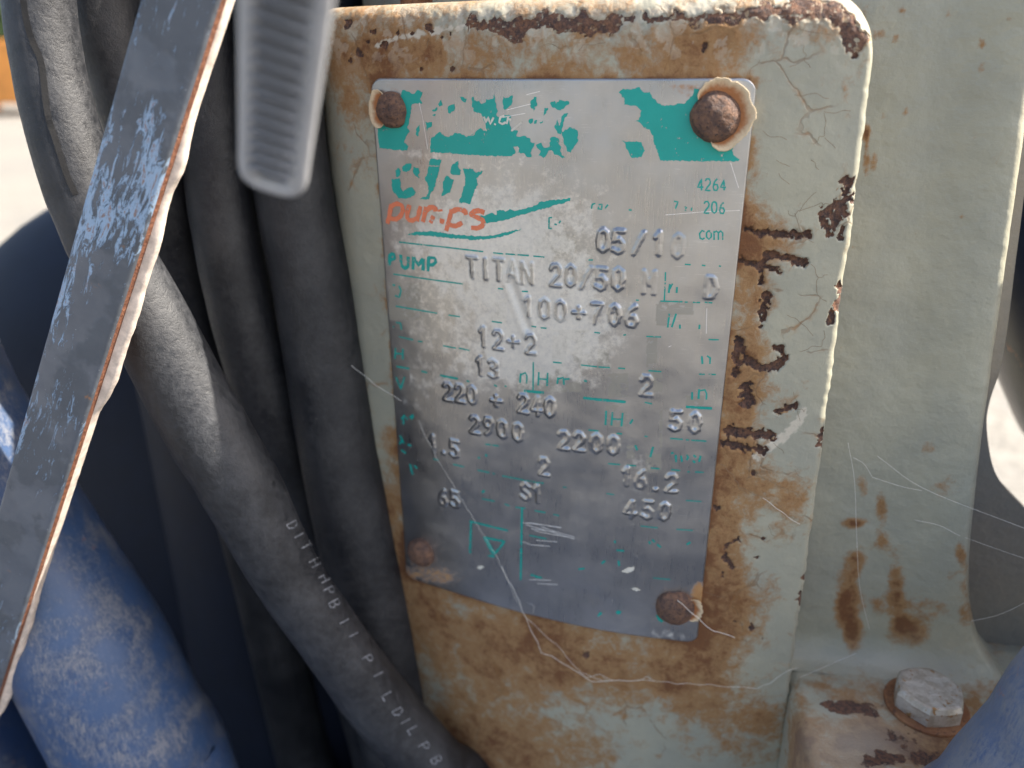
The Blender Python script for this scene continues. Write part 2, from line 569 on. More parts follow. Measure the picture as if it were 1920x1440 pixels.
for pts, r in [
    ([(1398, 430), (1440, 437), (1475, 440), (1515, 441)], 7), ([(1384, 488), (1428, 500)], 6),
    ([(1428, 502), (1438, 478), (1450, 476), (1472, 484), (1508, 495)], 6.5), ([(1430, 500), (1456, 506)], 6),
    ([(1430, 505), (1428, 530)], 5), ([(1438, 552), (1433, 580), (1428, 606)], 9),
    ([(1384, 640), (1381, 700)], 8), ([(1384, 642), (1400, 674), (1428, 691), (1455, 688), (1471, 670), (1466, 655), (1452, 655)], 7.5),
    ([(1385, 682), (1404, 676)], 8), ([(1402, 726), (1402, 758)], 10), ([(1456, 772), (1492, 762)], 5.5),
    ([(1364, 808), (1400, 812), (1443, 818)], 8.5), ([(1358, 831), (1395, 838), (1432, 846)], 6.5),
]:
    carve_line(pts, r, 1.2, 0.75)
for pts, r in [
    ([(1590, 345), (1580, 385), (1568, 415)], 15), ([(1555, 395), (1545, 410)], 13), ([(1578, 430), (1575, 445)], 8), ([(1552, 425), (1556, 440)], 6),
    ([(1578, 540), (1572, 580)], 9), ([(1562, 588), (1556, 605)], 6), ([(1540, 808), (1537, 830)], 9), ([(1522, 1062), (1512, 1085)], 7),
    ([(1507, 1115), (1503, 1130)], 7), ([(1495, 1290), (1478, 1370)], 7), ([(1362, 1022), (1385, 1012)], 6), ([(1360, 1045), (1372, 1060)], 6),
    ([(1421, 1045)], 6), ([(1354, 1080)], 5), ([(1346, 953)], 6), ([(1412, 887)], 5), ([(1431, 1010)], 4), ([(1378, 1166)], 4),
    ([(1407, 1177)], 6), ([(1430, 1197)], 4), ([(1098, 1228)], 6), ([(720, 84)], 6), ([(676, 102)], 8), ([(652, 44)], 9), ([(700, 60)], 5),
    ([(746, 63)], 5), ([(773, 62)], 5), ([(806, 55)], 8), ([(829, 68)], 7), ([(845, 61)], 5), ([(690, 78)], 4), ([(655, 113)], 5),
    ([(1322, 85), (1319, 100)], 6), ([(1605, 107)], 5), ([(848, 128)], 4), ([(790, 130)], 5), ([(1098, 67)], 5),
]:
    carve_line(pts, r * 0.8, 0.7, 0.95, 2.0)
# dark scale along the top edge
band = [(872, 48), (905, 44), (960, 52), (1050, 42), (1120, 48), (1180, 34), (1260, 36), (1330, 30), (1420, 24), (1500, 18), (1560, 22), (1592, 45), (1602, 75)]
di = seg_dist(PXg, PYg, band) + (nA - 0.5) * 46 + (nB - 0.5) * 26
wid = np.interp(PXg, [860, 900, 1000, 1150, 1200, 1500, 1600], [3, 14, 22, 18, 10, 16, 20])
bd = 1 - sstep(wid * 0.7, wid * 1.15, di)
deep = np.maximum(deep, bd * (0.66 + (nB - .5) * .9))
carve = np.maximum(carve, bd * 0.35)

stain = np.zeros_like(Xg)
for cx, cy, sx, sy, a in [
    (1000, 100, 330, 45, 0.36), (800, 105, 120, 45, 0.34), (1100, 130, 90, 30, 0.30), (690, 90, 60, 60, 0.35), (1330, 95, 70, 45, 0.34), (1420, 60, 200, 22, 0.35),
    (1050, 8, 520, 22, 0.42), (655, 250, 50, 120, 0.22), (650, 220, 25, 40, 0.2), (680, 330, 40, 40, 0.18), (1400, 420, 35, 90, 0.55), (1460, 455, 70, 40, 0.35), (1410, 540, 30, 60, 0.42),
    (1400, 660, 35, 60, 0.5), (1390, 770, 40, 60, 0.5), (1430, 700, 40, 40, 0.3), (1370, 860, 40, 60, 0.42), (1400, 880, 90, 50, 0.25), (1470, 930, 60, 40, 0.42), (1480, 960, 30, 40, 0.3),
    (1345, 1040, 40, 110, 0.62), (1370, 1110, 50, 60, 0.42), (1450, 1120, 40, 40, 0.25), (1330, 1190, 60, 60, 0.40), (740, 980, 35, 110, 0.72), (765, 1100, 60, 50, 0.6),
    (860, 1180, 140, 60, 0.50), (1020, 1215, 150, 45, 0.48), (1180, 1260, 130, 50, 0.48), (900, 1300, 120, 80, 0.36), (1300, 1290, 60, 50, 0.36),
    (950, 1420, 170, 50, 0.40), (870, 1440, 70, 60, 0.75), (1160, 1400, 200, 60, 0.20), (1440, 1390, 60, 60, 0.35), (1390, 1330, 90, 40, 0.22), (1590, 430, 14, 130, 0.3), (1500, 1340, 14, 90, 0.4),
    (745, 610, 10, 14, 0.4), (738, 650, 8, 10, 0.3), (722, 820, 10, 20, 0.35), (1590, 200, 10, 60, 0.2)]:
    stain += a * np.exp(-0.5 * (((PXg - cx) / sx) ** 2 + ((PYg - cy) / sy) ** 2))
stain = np.clip(stain * 0.98, 0, 0.80) + 0.02 + (nL - 0.5) * 0.25
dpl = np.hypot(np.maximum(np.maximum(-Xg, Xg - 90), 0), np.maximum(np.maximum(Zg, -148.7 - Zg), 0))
stain = stain + 0.55 * np.exp(-dpl / 1.6) * sstep(0.35, 0.6, nA) * 0.4 + 0.45 * np.exp(-dpl / 1.3) * sstep(0.3, 0.6, fbm(Xg * .15, Zg * .15, 77))  # rust along the plate edges, also painting in the shadow line there
stain = np.where(carve > 0.05, np.maximum(stain, 0.45), stain)
# the rust runs that surround every stamped mark
dust = np.clip(0.15 * np.exp(-0.5 * (((PXg - 1050) / 420) ** 2 + ((PYg - 12) / 12) ** 2)), 0, 1) + 0.35 * (nA > 0.62) * sstep(160, 60, PYg)
# scuffed arc and cream lips
arc = seg_dist(PXg, PYg, smooth_path([(1420, 855), (1455, 830), (1490, 800), (1508, 770)], 6)) + (nB - 0.5) * 14
dust = np.maximum(dust, 0.9 * (1 - sstep(5, 9, arc)))
lipm = (carve < 0.0)
dust = np.where(lipm, np.clip(-carve * 5, 0, 1), dust)
flake = seg_dist(PXg, PYg, [(710, 83), (735, 72), (800, 62), (860, 52), (885, 44)]) + (nB - 0.5) * 22
dust = np.maximum(dust, 1 - sstep(3, 7, flake))
Yg = Yg + carve + (nL - 0.5) * 0.8 + (fbm(Xg * 0.25, Zg * 0.25, 41) - 0.5) * 0.25 + sstep(110, 40, PYg) * (nA - 0.5) * 0.9
V = np.stack([Xg, Yg, Zg], -1).reshape(-1, 3)
f = grid_faces(nu, nz)[:, ::-1]
# skirt back to the body round the top and both sides
ii = np.arange(nz * nu).reshape(nz, nu)
loop = np.concatenate([ii[::-1, 0], ii[0, 1:], ii[1:, -1]])
back = V[loop].copy()
back[:, 1] = np.maximum(back[:, 1] + 3, 34.0)
nb = len(V)
k = np.arange(len(loop) - 1)
sk = np.stack([loop[k], loop[k + 1], nb + k + 1, nb + k], 1)
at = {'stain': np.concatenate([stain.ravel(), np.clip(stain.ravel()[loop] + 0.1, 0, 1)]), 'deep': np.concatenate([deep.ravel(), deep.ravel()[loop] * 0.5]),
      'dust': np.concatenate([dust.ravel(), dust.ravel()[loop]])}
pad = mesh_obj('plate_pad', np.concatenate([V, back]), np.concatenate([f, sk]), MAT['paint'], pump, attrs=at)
pad['label'] = 'raised curved pad with stamped marks and rust stains'

# hair cracks in the paint, laid as slender grooves of bare rust


def pad_y(x, z):
    i = int(np.clip(np.searchsorted(-ZZ, -z), 1, nz - 1))
    u = (x - xl) / float(xr(np.array(z)) - xl)
    j = int(np.clip(np.searchsorted(UU, u), 1, nu - 1))
    return Yg[i - 1:i + 1, j - 1:j + 1].min()


def ribbon_mesh(paths, ysurf, off, name, material, parent, wmm=None):
    """paths: (points in plate x/z mm, width mm)"""
    V, Fc = [], []
    rs = np.random.RandomState(len(paths) * 13 + 5)
    for pts, w in paths:
        P = [np.array(p, float) for p in pts]
        D = []
        for a, b in zip(P[:-1], P[1:]):
            n = max(1, int(np.ceil(np.linalg.norm(b - a) / 0.9)))
            D += [a + (b - a) * i / n for i in range(n)]
        D.append(P[-1])
        D = np.array(D)
        T = np.gradient(D, axis=0) if len(D) > 1 else np.array([[1, 0]])
        T /= np.linalg.norm(T, axis=1)[:, None] + 1e-9
        Nn = np.stack([-T[:, 1], T[:, 0]], 1)
        hw = w * 0.5 * (1 + 0.35 * (rs.rand(len(D)) - 0.5))
        b0 = len(V)
        for s in (-1, 1):
            Q = D + Nn * (hw * s)[:, None]
            for q in Q:
                V.append([q[0], float(ysurf(q[0], q[1])) - off, q[1]])
        m = len(D)
        for i in range(m - 1):
            Fc.append((b0 + i, b0 + m + i, b0 + m + i + 1, b0 + i + 1))
    return mesh_obj(name, V, Fc, material, parent, smooth=False)


def s2(x, y, off=0.0):
    p = surf(x, y, off)
    return (p[0], p[2])


# ------------------------------------------------------------------ name plate
W, H = 90.0, 148.7
plate = thing('nameplate', 'curved aluminium data plate with flaked teal print and raised numbers', 'data plate', (45, 2, -H))


def dent(x, z):
    x, z = np.asarray(x, float), np.asarray(z, float)
    d = (fbm(x * 0.06, z * 0.06, 51, 3) - 0.5) * 0.55 + (fbm(x * 0.2, z * 0.2, 55, 2) - 0.5) * 0.10
    g = seg_dist(x, z, [s2(957, 525), s2(975, 575), s2(990, 615)])
    d = d - 0.35 * np.exp(-(g / 0.9) ** 2) + 0.18 * np.exp(-((g - 1.8) / 0.8) ** 2)
    r = np.hypot(x - 84, z + 50)
    return d - 0.25 * np.exp(-(r / 5.0) ** 2)


def plate_y(x, z):
    return cylY(x) - dent(x, z)


STROKE = {
    '0': [[(.5, 1), (.15, .85), (0.05, .5), (.15, .15), (.5, 0), (.85, .15), (.95, .5), (.85, .85), (.5, 1)]],
    '1': [[(.2, .78), (.55, 1), (.55, 0)]],
    '2': [[(.05, .8), (.25, .98), (.65, 1), (.92, .8), (.85, .55), (.4, .28), (.05, 0), (.95, 0)]],
    '3': [[(.05, .88), (.4, 1), (.85, .88), (.85, .62), (.4, .52), (.9, .4), (.9, .12), (.45, 0), (.05, .12)]],
    '4': [[(.65, 0), (.65, 1), (.0, .28), (1, .28)]],
    '5': [[(.9, 1), (.15, 1), (.1, .55), (.55, .62), (.92, .42), (.85, .1), (.45, 0), (.05, .12)]],
    '6': [[(.8, 1), (.35, .75), (.08, .3), (.25, .03), (.7, .0), (.93, .25), (.75, .5), (.3, .5), (.1, .32)]],
    '7': [[(.05, 1), (.95, 1), (.45, .4), (.35, 0)]],
    '9': [[(.2, 0), (.65, .25), (.92, .7), (.75, .97), (.3, 1), (.07, .75), (.25, .5), (.7, .5), (.9, .68)]],
    '/': [[(.05, 0), (.95, 1)]],
    '+': [[(.5, .12), (.5, .82)], [(.12, .47), (.88, .47)]],
    '.': [[(.5, .06), (.52, .08)]],
    'T': [[(.05, 1), (.95, 1)], [(.5, 1), (.5, 0)]],
    'I': [[(.5, 1), (.5, 0)]],
    'A': [[(0, 0), (.5, 1), (1, 0)], [(.2, .35), (.8, .35)]],
    'N': [[(0, 0), (0, 1), (1, 0), (1, 1)]],
    'M': [[(0, 0), (0, 1), (.5, .4), (1, 1), (1, 0)]],
    'D': [[(.1, 0), (.1, 1), (.6, .95), (.92, .5), (.6, .05), (.1, 0)]],
    'S': [[(.9, .85), (.5, 1), (.1, .82), (.2, .58), (.8, .42), (.9, .18), (.5, 0), (.08, .15)]],
    'C': [[(.9, .85), (.5, 1), (.1, .75), (.1, .25), (.5, 0), (.9, .15)]],
    'P': [[(.1, 0), (.1, 1), (.7, 1), (.9, .78), (.7, .52), (.1, .5)]],
    'H': [[(.1, 0), (.1, 1)], [(.9, 0), (.9, 1)], [(.1, .5), (.9, .5)]],
    'B': [[(.1, 0), (.1, 1), (.7, 1), (.85, .75), (.6, .52), (.1, .5)], [(.6, .52), (.9, .28), (.7, 0), (.1, 0)]],
    'L': [[(.1, 1), (.1, 0), (.85, 0)]],
    'c': [[(.9, .6), (.5, .7), (.12, .45), (.2, .1), (.6, 0), (.9, .12)]],
    'o': [[(.5, .7), (.12, .5), (.12, .2), (.5, 0), (.88, .2), (.88, .5), (.5, .7)]],
    'm': [[(.05, 0), (.05, .7)], [(.05, .55), (.3, .7), (.5, .55), (.5, 0)], [(.5, .55), (.75, .7), (.95, .55), (.95, 0)]],
    'a': [[(.1, .62), (.6, .7), (.85, .5), (.85, 0), (.3, .0), (.1, .2), (.4, .38), (.85, .38)]],
}
CHARS = [  # the raised characters: glyph, centre in the picture, strength
    ('0', 1131, 450, 1), ('5', 1160, 453, 1), ('/', 1198, 456, 1), ('1', 1235, 456, 1), ('0', 1271, 461, .45),
    ('T', 885, 501, .9), ('I', 910, 504, 1), ('T', 935, 505, .9), ('A', 961, 508, .7), ('N', 988, 512, .9), ('2', 1042, 516, 1), ('0', 1070, 517, 1), ('/', 1099, 521, 1),
    ('5', 1127, 523, 1), ('0', 1159, 523, .9), ('M', 1217, 529, .55), ('D', 1334, 539, .75),
    ('1', 990, 575, .9), ('0', 1021, 579, 1), ('0', 1051, 582, 1), ('+', 1085, 585, 1.2), ('7', 1119, 588, 1), ('0', 1152, 590, 1), ('6', 1184, 592, .9),
    ('1', 906, 631, 1), ('2', 934, 637, 1), ('+', 962, 640, 1.2), ('2', 995, 645, 1), ('1', 900, 686, 1), ('3', 925, 691, .9), ('2', 1212, 723, .9),
    ('2', 840, 734, .9), ('2', 862, 737, .9), ('0', 885, 740, .9), ('+', 930, 750, 1.2), ('2', 981, 756, 1), ('4', 1006, 761, 1), ('0', 1031, 763, 1), ('5', 1267, 789, 1), ('0', 1303, 792, .8),
    ('2', 890, 796, 1), ('9', 916, 799, 1), ('0', 942, 804, 1), ('0', 971, 810, .9), ('2', 1057, 825, 1), ('2', 1086, 828, 1), ('0', 1118, 831, .8), ('0', 1150, 835, .9),
    ('1', 812, 832, .8), ('.', 831, 836, 1.1), ('5', 852, 841, .9), ('2', 1020, 875, .9), ('1', 1175, 893, .9), ('6', 1201, 898, .8), ('.', 1230, 904, 1.1), ('2', 1259, 906, .9),
    ('S', 985, 922, .9), ('1', 1007, 926, .8), ('6', 830, 932, .7), ('5', 853, 936, .8), ('4', 1182, 955, .8), ('5', 1214, 956, .8), ('0', 1246, 959, .9)]
gx = spacing([(0, 1, 0.1), (1, W - 1, 0.25), (W - 1, W, 0.1)])
gz = spacing([(0, -1, 0.1), (-1, -H + 1, 0.25), (-H + 1, -H, 0.1)])
Z2, X2 = np.meshgrid(gz, gx, indexing='ij')
rc = 3.2
ex = np.clip(rc - np.minimum(X2, W - X2), 0, rc)
ins = rc - np.sqrt(np.maximum(rc * rc - ex * ex, 0))
tt, tb = np.clip((Z2 + 8) / 8, 0, 1), np.clip((-H + 8 - Z2) / 8, 0, 1)
Z2 = Z2 - ins * tt + ins * tb
de = np.minimum(np.minimum(X2, W - X2), np.minimum(-ins - Z2 + 0 * X2, Z2 + H - ins))
emb = np.zeros_like(X2)
cid = np.full(X2.shape, -1)
cdist = np.full(X2.shape, 1e9)
wob = (fbm(X2 * 0.9, Z2 * 0.9, 61, 2) - 0.5) * 0.35
for ci, (ch, cx, cy, st) in enumerate(CHARS):
    x0, z0 = s2(cx, cy)
    hh, ww = 5.0, 2.5
    if ch == '+':
        hh, ww = 3.8, 3.4
    m = (np.abs(X2 - x0) < 5) & (np.abs(Z2 - z0) < 6)
    d = np.full(m.sum(), 1e9)
    for line in STROKE[ch]:
        pts = [(x0 + (u - .5) * ww, z0 + (v - .5) * hh) for u, v in line]
        d = np.minimum(d, seg_dist(X2[m], Z2[m], pts))
    d = d + wob[m]
    emb[m] = np.maximum(emb[m], 0.46 * st * (0.65 + 0.7 * vnoise(X2[m] * 0.35, Z2[m] * 0.35, 19)) * (1 - sstep(0.10, 0.92, d)))
    cl = d < cdist[m]
    t1, t2 = cid[m], cdist[m]
    t1[cl & (d < 1.0)] = ci
    t2[cl] = d[cl]
    cid[m], cdist[m] = t1, t2
Y2 = plate_y(X2, Z2) - emb + np.where(de < 0.5, 0.5 * (1 - np.sqrt(np.clip(1 - ((0.5 - de) / 0.5) ** 2, 0, 1))), 0)
cornl = np.hypot(X2 - 2, Z2 + H - 2)
Y2 = Y2 - 0.5 * np.exp(-(cornl / 10) ** 2)
P2, Q2 = project(np.stack([X2, Y2, Z2], -1))


def gsum(lst, px, py):
    s = np.zeros_like(px)
    for cx, cy, sx, sy, a in lst:
        s += a * np.exp(-0.5 * (((px - cx) / sx) ** 2 + ((py - cy) / sy) ** 2))
    return s


film = gsum([(960, 480, 170, 120, .55), (1000, 620, 120, 90, .50), (870, 430, 110, 50, .25), (880, 230, 110, 60, .22), (1070, 360, 120, 70, .16), (780, 470, 60, 60, .12), (960, 690, 90, 40, .3),
             (790, 620, 40, 40, .15), (800, 720, 50, 30, .20), (770, 790, 40, 60, .25), (850, 880, 60, 60, .22), (960, 980, 60, 60, .10), (1190, 870, 40, 30, .25), (1190, 960, 50, 40, .30),
             (1210, 1050, 60, 30, .2), (1110, 640, 60, 60, .2), (780, 290, 40, 10, .4), (1330, 320, 40, 25, .14), (1250, 860, 60, 80, .16), (1250, 1190, 70, 14, .5), (850, 1120, 60, 16, .25)], P2, Q2)
film = np.clip(film, 0, 0.85) - 0.75 * sstep(0.15, 0.5, emb) * (0.5 + vnoise(X2 * 0.8, Z2 * 0.8, 8))
rect = lambda a, b, c, d: ((P2 > a) & (P2 < b) & (Q2 > c) & (Q2 < d)).astype(float)
lac = np.zeros_like(X2)
for a, b, c, d in [(1035, 1105, 618, 690), (1120, 1142, 655, 690), (1140, 1178, 700, 745), (1212, 1232, 632, 695), (1225, 1242, 690, 735), (920, 950, 560, 605), (1135, 1175, 760, 800),
                   (970, 1090, 690, 735), (1235, 1300, 565, 590), (1230, 1262, 570, 610), (1000, 1080, 440, 475), (1175, 1190, 835, 860), (1210, 1240, 850, 885), (1286, 1320, 742, 760), (1237, 1242, 770, 840),
                   (730, 790, 530, 600)]:
    lac = np.maximum(lac, rect(a, b, c, d) * 0.9)
lac = np.clip(lac * (fbm(X2 * 0.5, Z2 * 0.5, 71) > 0.40) + 0.5 * gsum([(990, 470, 90, 50, .8), (800, 560, 60, 60, .5)], P2, Q2) + 0.22 * np.exp(-((cdist - 0.95) / 0.28) ** 2) * sstep(0.35, 0.6, fbm(X2 * .7, Z2 * .7, 73)), 0, 1)
prust = gsum([(737, 205, 40, 46, .55), (1340, 218, 52, 54, .62), (795, 1045, 42, 45, .5), (840, 1085, 30, 14, .42), (1268, 1140, 52, 48, .50), (1312, 1120, 9, 20, .8), (1270, 165, 30, 8, .35), (980, 520, 8, 14, .3),
              (1030, 147, 300, 3, .3), (760, 1080, 20, 10, .35)], P2, Q2)
V2 = np.stack([X2, Y2, Z2], -1).reshape(-1, 3)
A2 = {'film': film.ravel(), 'lacquer': lac.ravel(), 'rust': prust.ravel()}
F2 = grid_faces(len(gx), len(gz))[:, ::-1]
fc = cid.ravel()[F2]
fch = np.where((fc[:, 0] == fc[:, 1]) & (fc[:, 0] == fc[:, 2]) & (fc[:, 0] == fc[:, 3]), fc[:, 0], -1)


def submesh(name, faces, parent):
    u, inv = np.unique(faces.ravel(), return_inverse=True)
    return mesh_obj(name, V2[u], inv.reshape(faces.shape), MAT['alu'], parent, attrs={k_: v[u] for k_, v in A2.items()})


base_f = F2[fch < 0]
ii = np.arange(len(V2)).reshape(Z2.shape)
loop = np.concatenate([ii[0, :], ii[1:, -1], ii[-1, -2::-1], ii[-2:0:-1, 0], ii[0, :1]])
back = V2[loop].copy()
back[:, 1] += 1.0
nb = len(V2)
k = np.arange(len(loop) - 1)
V2 = np.concatenate([V2, back])
for k_ in A2:
    A2[k_] = np.concatenate([A2[k_], A2[k_][loop]])
sheet = submesh('sheet', np.concatenate([base_f, np.stack([loop[k], nb + k, nb + k + 1, loop[k + 1]], 1)[:, ::-1]]), plate)
for ci, c in enumerate(CHARS):
    fs = F2[fch == ci]
    if len(fs):
        submesh('raised_number' if c[0].isdigit() else 'raised_letter' if c[0].isalpha() else 'raised_mark', fs, plate)

# --- print on the plate, traced and laid 0.05 mm proud of the metal
REG = {'A': (680, 120, 4), 'B': (1040, 120, 4), 'C': (700, 460, 4), 'D': (1020, 420, 3.6), 'E': (720, 780, 4), 'F': (1000, 800, 3.4286), 'G': (880, 150, 8.727), 'H': (700, 280, 4.8), 'P': (0, 0, 1)}


def tp(reg, pts):
    ox, oy, s = REG[reg]
    return [(ox + x / s, oy + y / s) for x, y in pts]


def print_poly(name, pxs, material, off=0.05, rag=0.16):
    P = [np.array(s2(*p)) for p in pxs]
    D = []
    rs = np.random.RandomState(int(abs(P[0][0] * 100)) + len(P))
    for a, b in zip(P, P[1:] + P[:1]):
        n = max(1, int(np.linalg.norm(b - a) / 0.35))
        nrm = np.array([-(b - a)[1], (b - a)[0]]) / (np.linalg.norm(b - a) + 1e-9)
        for i in range(n):
            q = a + (b - a) * i / n
            D.append(q + nrm * (rs.rand() - 0.5) * 2 * rag * (0 if i == 0 else 1))
    bm = bmesh.new()
    vs = [bm.verts.new((q[0], 0, q[1])) for q in D]
    tris = geometry.tessellate_polygon([[Vector((q[0], q[1], 0)) for q in D]])
    for t in tris:
        try:
            bm.faces.new([vs[i] for i in t])
        except ValueError:
            pass
    xs = [q[0] for q in D]
    zs = [q[1] for q in D]
    for ax, lo, hi in ((0, min(xs), max(xs)), (2, min(zs), max(zs))):
        c = math.ceil(lo / 2.5) * 2.5
        while c < hi:
            co, no = [0, 0, 0], [0, 0, 0]
            co[ax], no[ax] = c, 1
            bmesh.ops.bisect_plane(bm, geom=list(bm.verts) + list(bm.edges) + list(bm.faces), plane_co=co, plane_no=no)
            c += 2.5
    bm.verts.index_update()
    VV = np.array([v.co[:] for v in bm.verts])
    VV[:, 1] = plate_y(VV[:, 0], VV[:, 2]) - off
    fcs = [tuple(v.index for v in fc_.verts) for fc_ in bm.faces]
    bm.free()
    return mesh_obj(name, VV, fcs, material, plate, smooth=False)


def print_lines(name, lines, wpx, material, off=0.05):
    """lines in picture pixels with a width in pixels"""
    if name == 'scratch' and len(lines) > 1:
        for l in lines:
            print_lines(name, [l], wpx, material, off)
        return
    paths = []
    for pts in lines:
        q = [s2(*p) for p in pts]
        p0 = surf(*pts[0])
        paths.append((q, wpx * depth(p0) / F))
    return ribbon_mesh(paths, plate_y, off, name, material, plate)


T, TT, OR = MAT['teal'], MAT['tealthin'], MAT['orange']
main = tp('A', [(508, 660), (512, 560), (545, 535), (580, 508), (612, 540), (650, 545), (700, 515), (735, 520), (780, 548), (840, 522)]) + tp('G', [
    (0, 920), (90, 890), (130, 820), (185, 785), (230, 830), (290, 840), (265, 720), (225, 630), (200, 550), (80, 520), (40, 410), (50, 360), (35, 310), (65, 270), (75, 330), (120, 350), (160, 340), (200, 395),
    (270, 360), (280, 310), (330, 320), (400, 290), (408, 235), (425, 300), (440, 450), (470, 510), (440, 570), (480, 610), (500, 600), (570, 570), (640, 570), (690, 590), (660, 650), (665, 740), (690, 800),
    (680, 835), (740, 820), (800, 830), (770, 920), (830, 930), (900, 910), (1000, 960), (1000, 1010), (1070, 1030), (1060, 1080), (1020, 1140), (1000, 1190), (1020, 1220), (1020, 1260), (950, 1260), (900, 1200),
    (790, 1190), (820, 1120), (790, 1080), (720, 1090), (760, 1180), (700, 1240), (350, 1240), (0, 1225)])
print_poly('printed_band', main, T)
for reg, pts in [
    ('A', [(108, 430), (125, 632), (335, 650), (345, 615), (312, 590), (325, 545), (355, 505), (335, 480), (350, 430), (372, 300), (450, 295), (430, 260), (450, 210), (410, 195), (380, 225), (340, 205), (300, 195), (260, 300), (180, 420)]),
    ('G', [(1090, 1060), (1180, 1025), (1200, 1080), (1250, 1110), (1310, 1090), (1330, 940), (1360, 930), (1460, 950), (1470, 1060), (1500, 1090), (1490, 1170), (1510, 1230), (1570, 1270), (1520, 1280), (1380, 1200), (1350, 1150),
           (1290, 1160), (1250, 1250), (1210, 1275), (1170, 1240), (1130, 1230), (1170, 1160), (1110, 1110)]),
    ('G', [(1512, 850), (1620, 790), (1640, 770), (1760, 820), (1780, 900), (1775, 1010), (1720, 1080), (1660, 1190), (1600, 1170), (1540, 1000), (1514, 900)]),
    ('G', [(1625, 545), (1555, 640), (1515, 840), (1500, 890), (1440, 870), (1390, 750), (1440, 650), (1462, 745), (1485, 740), (1512, 590), (1550, 550)]),
    ('G', [(1320, 375), (1400, 340), (1420, 390), (1470, 325), (1560, 350), (1600, 340), (1640, 380), (1560, 450), (1490, 500), (1370, 455)]),
    ('G', [(555, 270), (590, 300), (640, 290), (710, 250), (700, 380), (640, 450), (580, 490), (555, 460), (545, 330)]),
    ('G', [(1000, 440), (1000, 350), (1050, 310), (1060, 275), (1100, 275), (1115, 410), (1065, 440), (1080, 470), (1050, 530), (1045, 470)]),
    ('G', [(1230, 455), (1290, 455), (1260, 540), (1215, 590), (1218, 540)]),
    ('G', [(970, 690), (985, 640), (1040, 630), (1040, 690), (1000, 720)]), ('G', [(1060, 720), (1070, 660), (1110, 650), (1100, 710)]), ('G', [(1150, 690), (1210, 660), (1200, 700), (1160, 715)]),
    ('A', [(640, 320), (690, 300), (690, 340), (660, 370), (640, 365)]), ('A', [(565, 300), (590, 268), (600, 310), (575, 320)]), ('A', [(520, 350), (560, 325), (560, 345), (535, 358)]),
    ('A', [(470, 430), (490, 440), (520, 435), (520, 465), (490, 480), (482, 505)]), ('A', [(400, 530), (405, 480), (430, 455), (430, 500), (415, 545)]), ('A', [(720, 240), (780, 260), (770, 290), (740, 270)]),
    ('A', [(520, 385), (550, 375), (540, 392)]),
    ('B', [(480, 215), (515, 185), (560, 190), (640, 175), (670, 215), (715, 210), (740, 260), (800, 310), (880, 310), (920, 295), (970, 300), (1030, 240), (1050, 180), (1200, 240), (1330, 400), (1390, 530), (1370, 590), (1330, 650),
           (1350, 690), (1390, 715), (1375, 730), (795, 725), (770, 660), (745, 590), (740, 540), (710, 490), (670, 480), (640, 440), (605, 430), (632, 420), (650, 350), (620, 320), (560, 310), (520, 305), (525, 265)]),
    ('B', [(500, 575), (530, 585), (590, 580), (650, 585), (678, 650), (650, 700), (580, 705), (540, 640), (530, 600)]),
]:
    print_poly('printed_band_flake', tp(reg, pts), T)
print_lines('white_lettering', [tp('G', l) for l in [[(240, 600), (275, 690), (310, 610), (345, 720), (400, 610)], [(415, 735), (430, 710)], [(575, 580), (510, 610), (490, 690), (540, 720), (600, 690)], [(640, 590), (615, 720)], [(640, 640), (690, 650)], [(690, 830), (860, 690)]]], 4.0, MAT['cream'], 0.09)
for pts in [[(165, 270), (240, 260), (250, 300), (245, 340), (270, 380), (320, 340), (355, 345), (385, 390), (340, 430), (290, 447), (230, 440), (180, 380), (165, 320)],
            [(200, 190), (225, 165), (250, 200), (235, 240), (210, 250)], [(260, 165), (290, 130), (345, 130), (335, 180), (300, 205), (265, 195)],
            [(360, 160), (410, 170), (420, 205), (400, 230), (420, 260), (370, 225), (355, 190)],
            [(500, 152), (600, 155), (590, 200), (545, 360), (515, 400), (500, 450), (460, 450), (415, 445), (480, 420), (500, 370), (490, 320), (465, 270), (490, 200)],
            [(515, 85), (618, 90), (600, 147), (500, 143)],
            [(700, 160), (740, 115), (768, 105), (765, 160), (790, 190), (780, 230), (730, 230), (695, 215)],
            [(640, 260), (660, 235), (690, 260), (725, 270), (690, 390), (612, 420), (630, 370), (625, 310)],
            [(805, 175), (895, 175), (925, 210), (985, 195), (970, 225), (925, 260), (940, 310), (900, 400), (875, 490), (768, 480), (800, 390), (825, 300), (825, 240)]]:
    print_poly('logo_letter', tp('H', pts), T)
print_poly('logo_swoosh', tp('H', [(920, 590), (1000, 600), (1060, 570), (1110, 590), (1110, 550), (1170, 545), (1190, 560), (1230, 535), (1270, 555), (1380, 530), (1470, 500), (1490, 475), (1600, 455), (1700, 450), (1775, 435), (1770, 465), (1600, 515), (1400, 570), (1200, 630), (1100, 655), (1000, 665), (960, 650)]), T)
print_poly('logo_swoosh', tp('H', [(305, 770), (380, 745), (450, 738), (560, 740), (650, 755), (760, 770), (900, 780), (1000, 780), (1100, 770), (1200, 745), (1340, 715), (1240, 760), (1130, 790), (1000, 810), (900, 815), (780, 808), (600, 790), (450, 775)]), T)
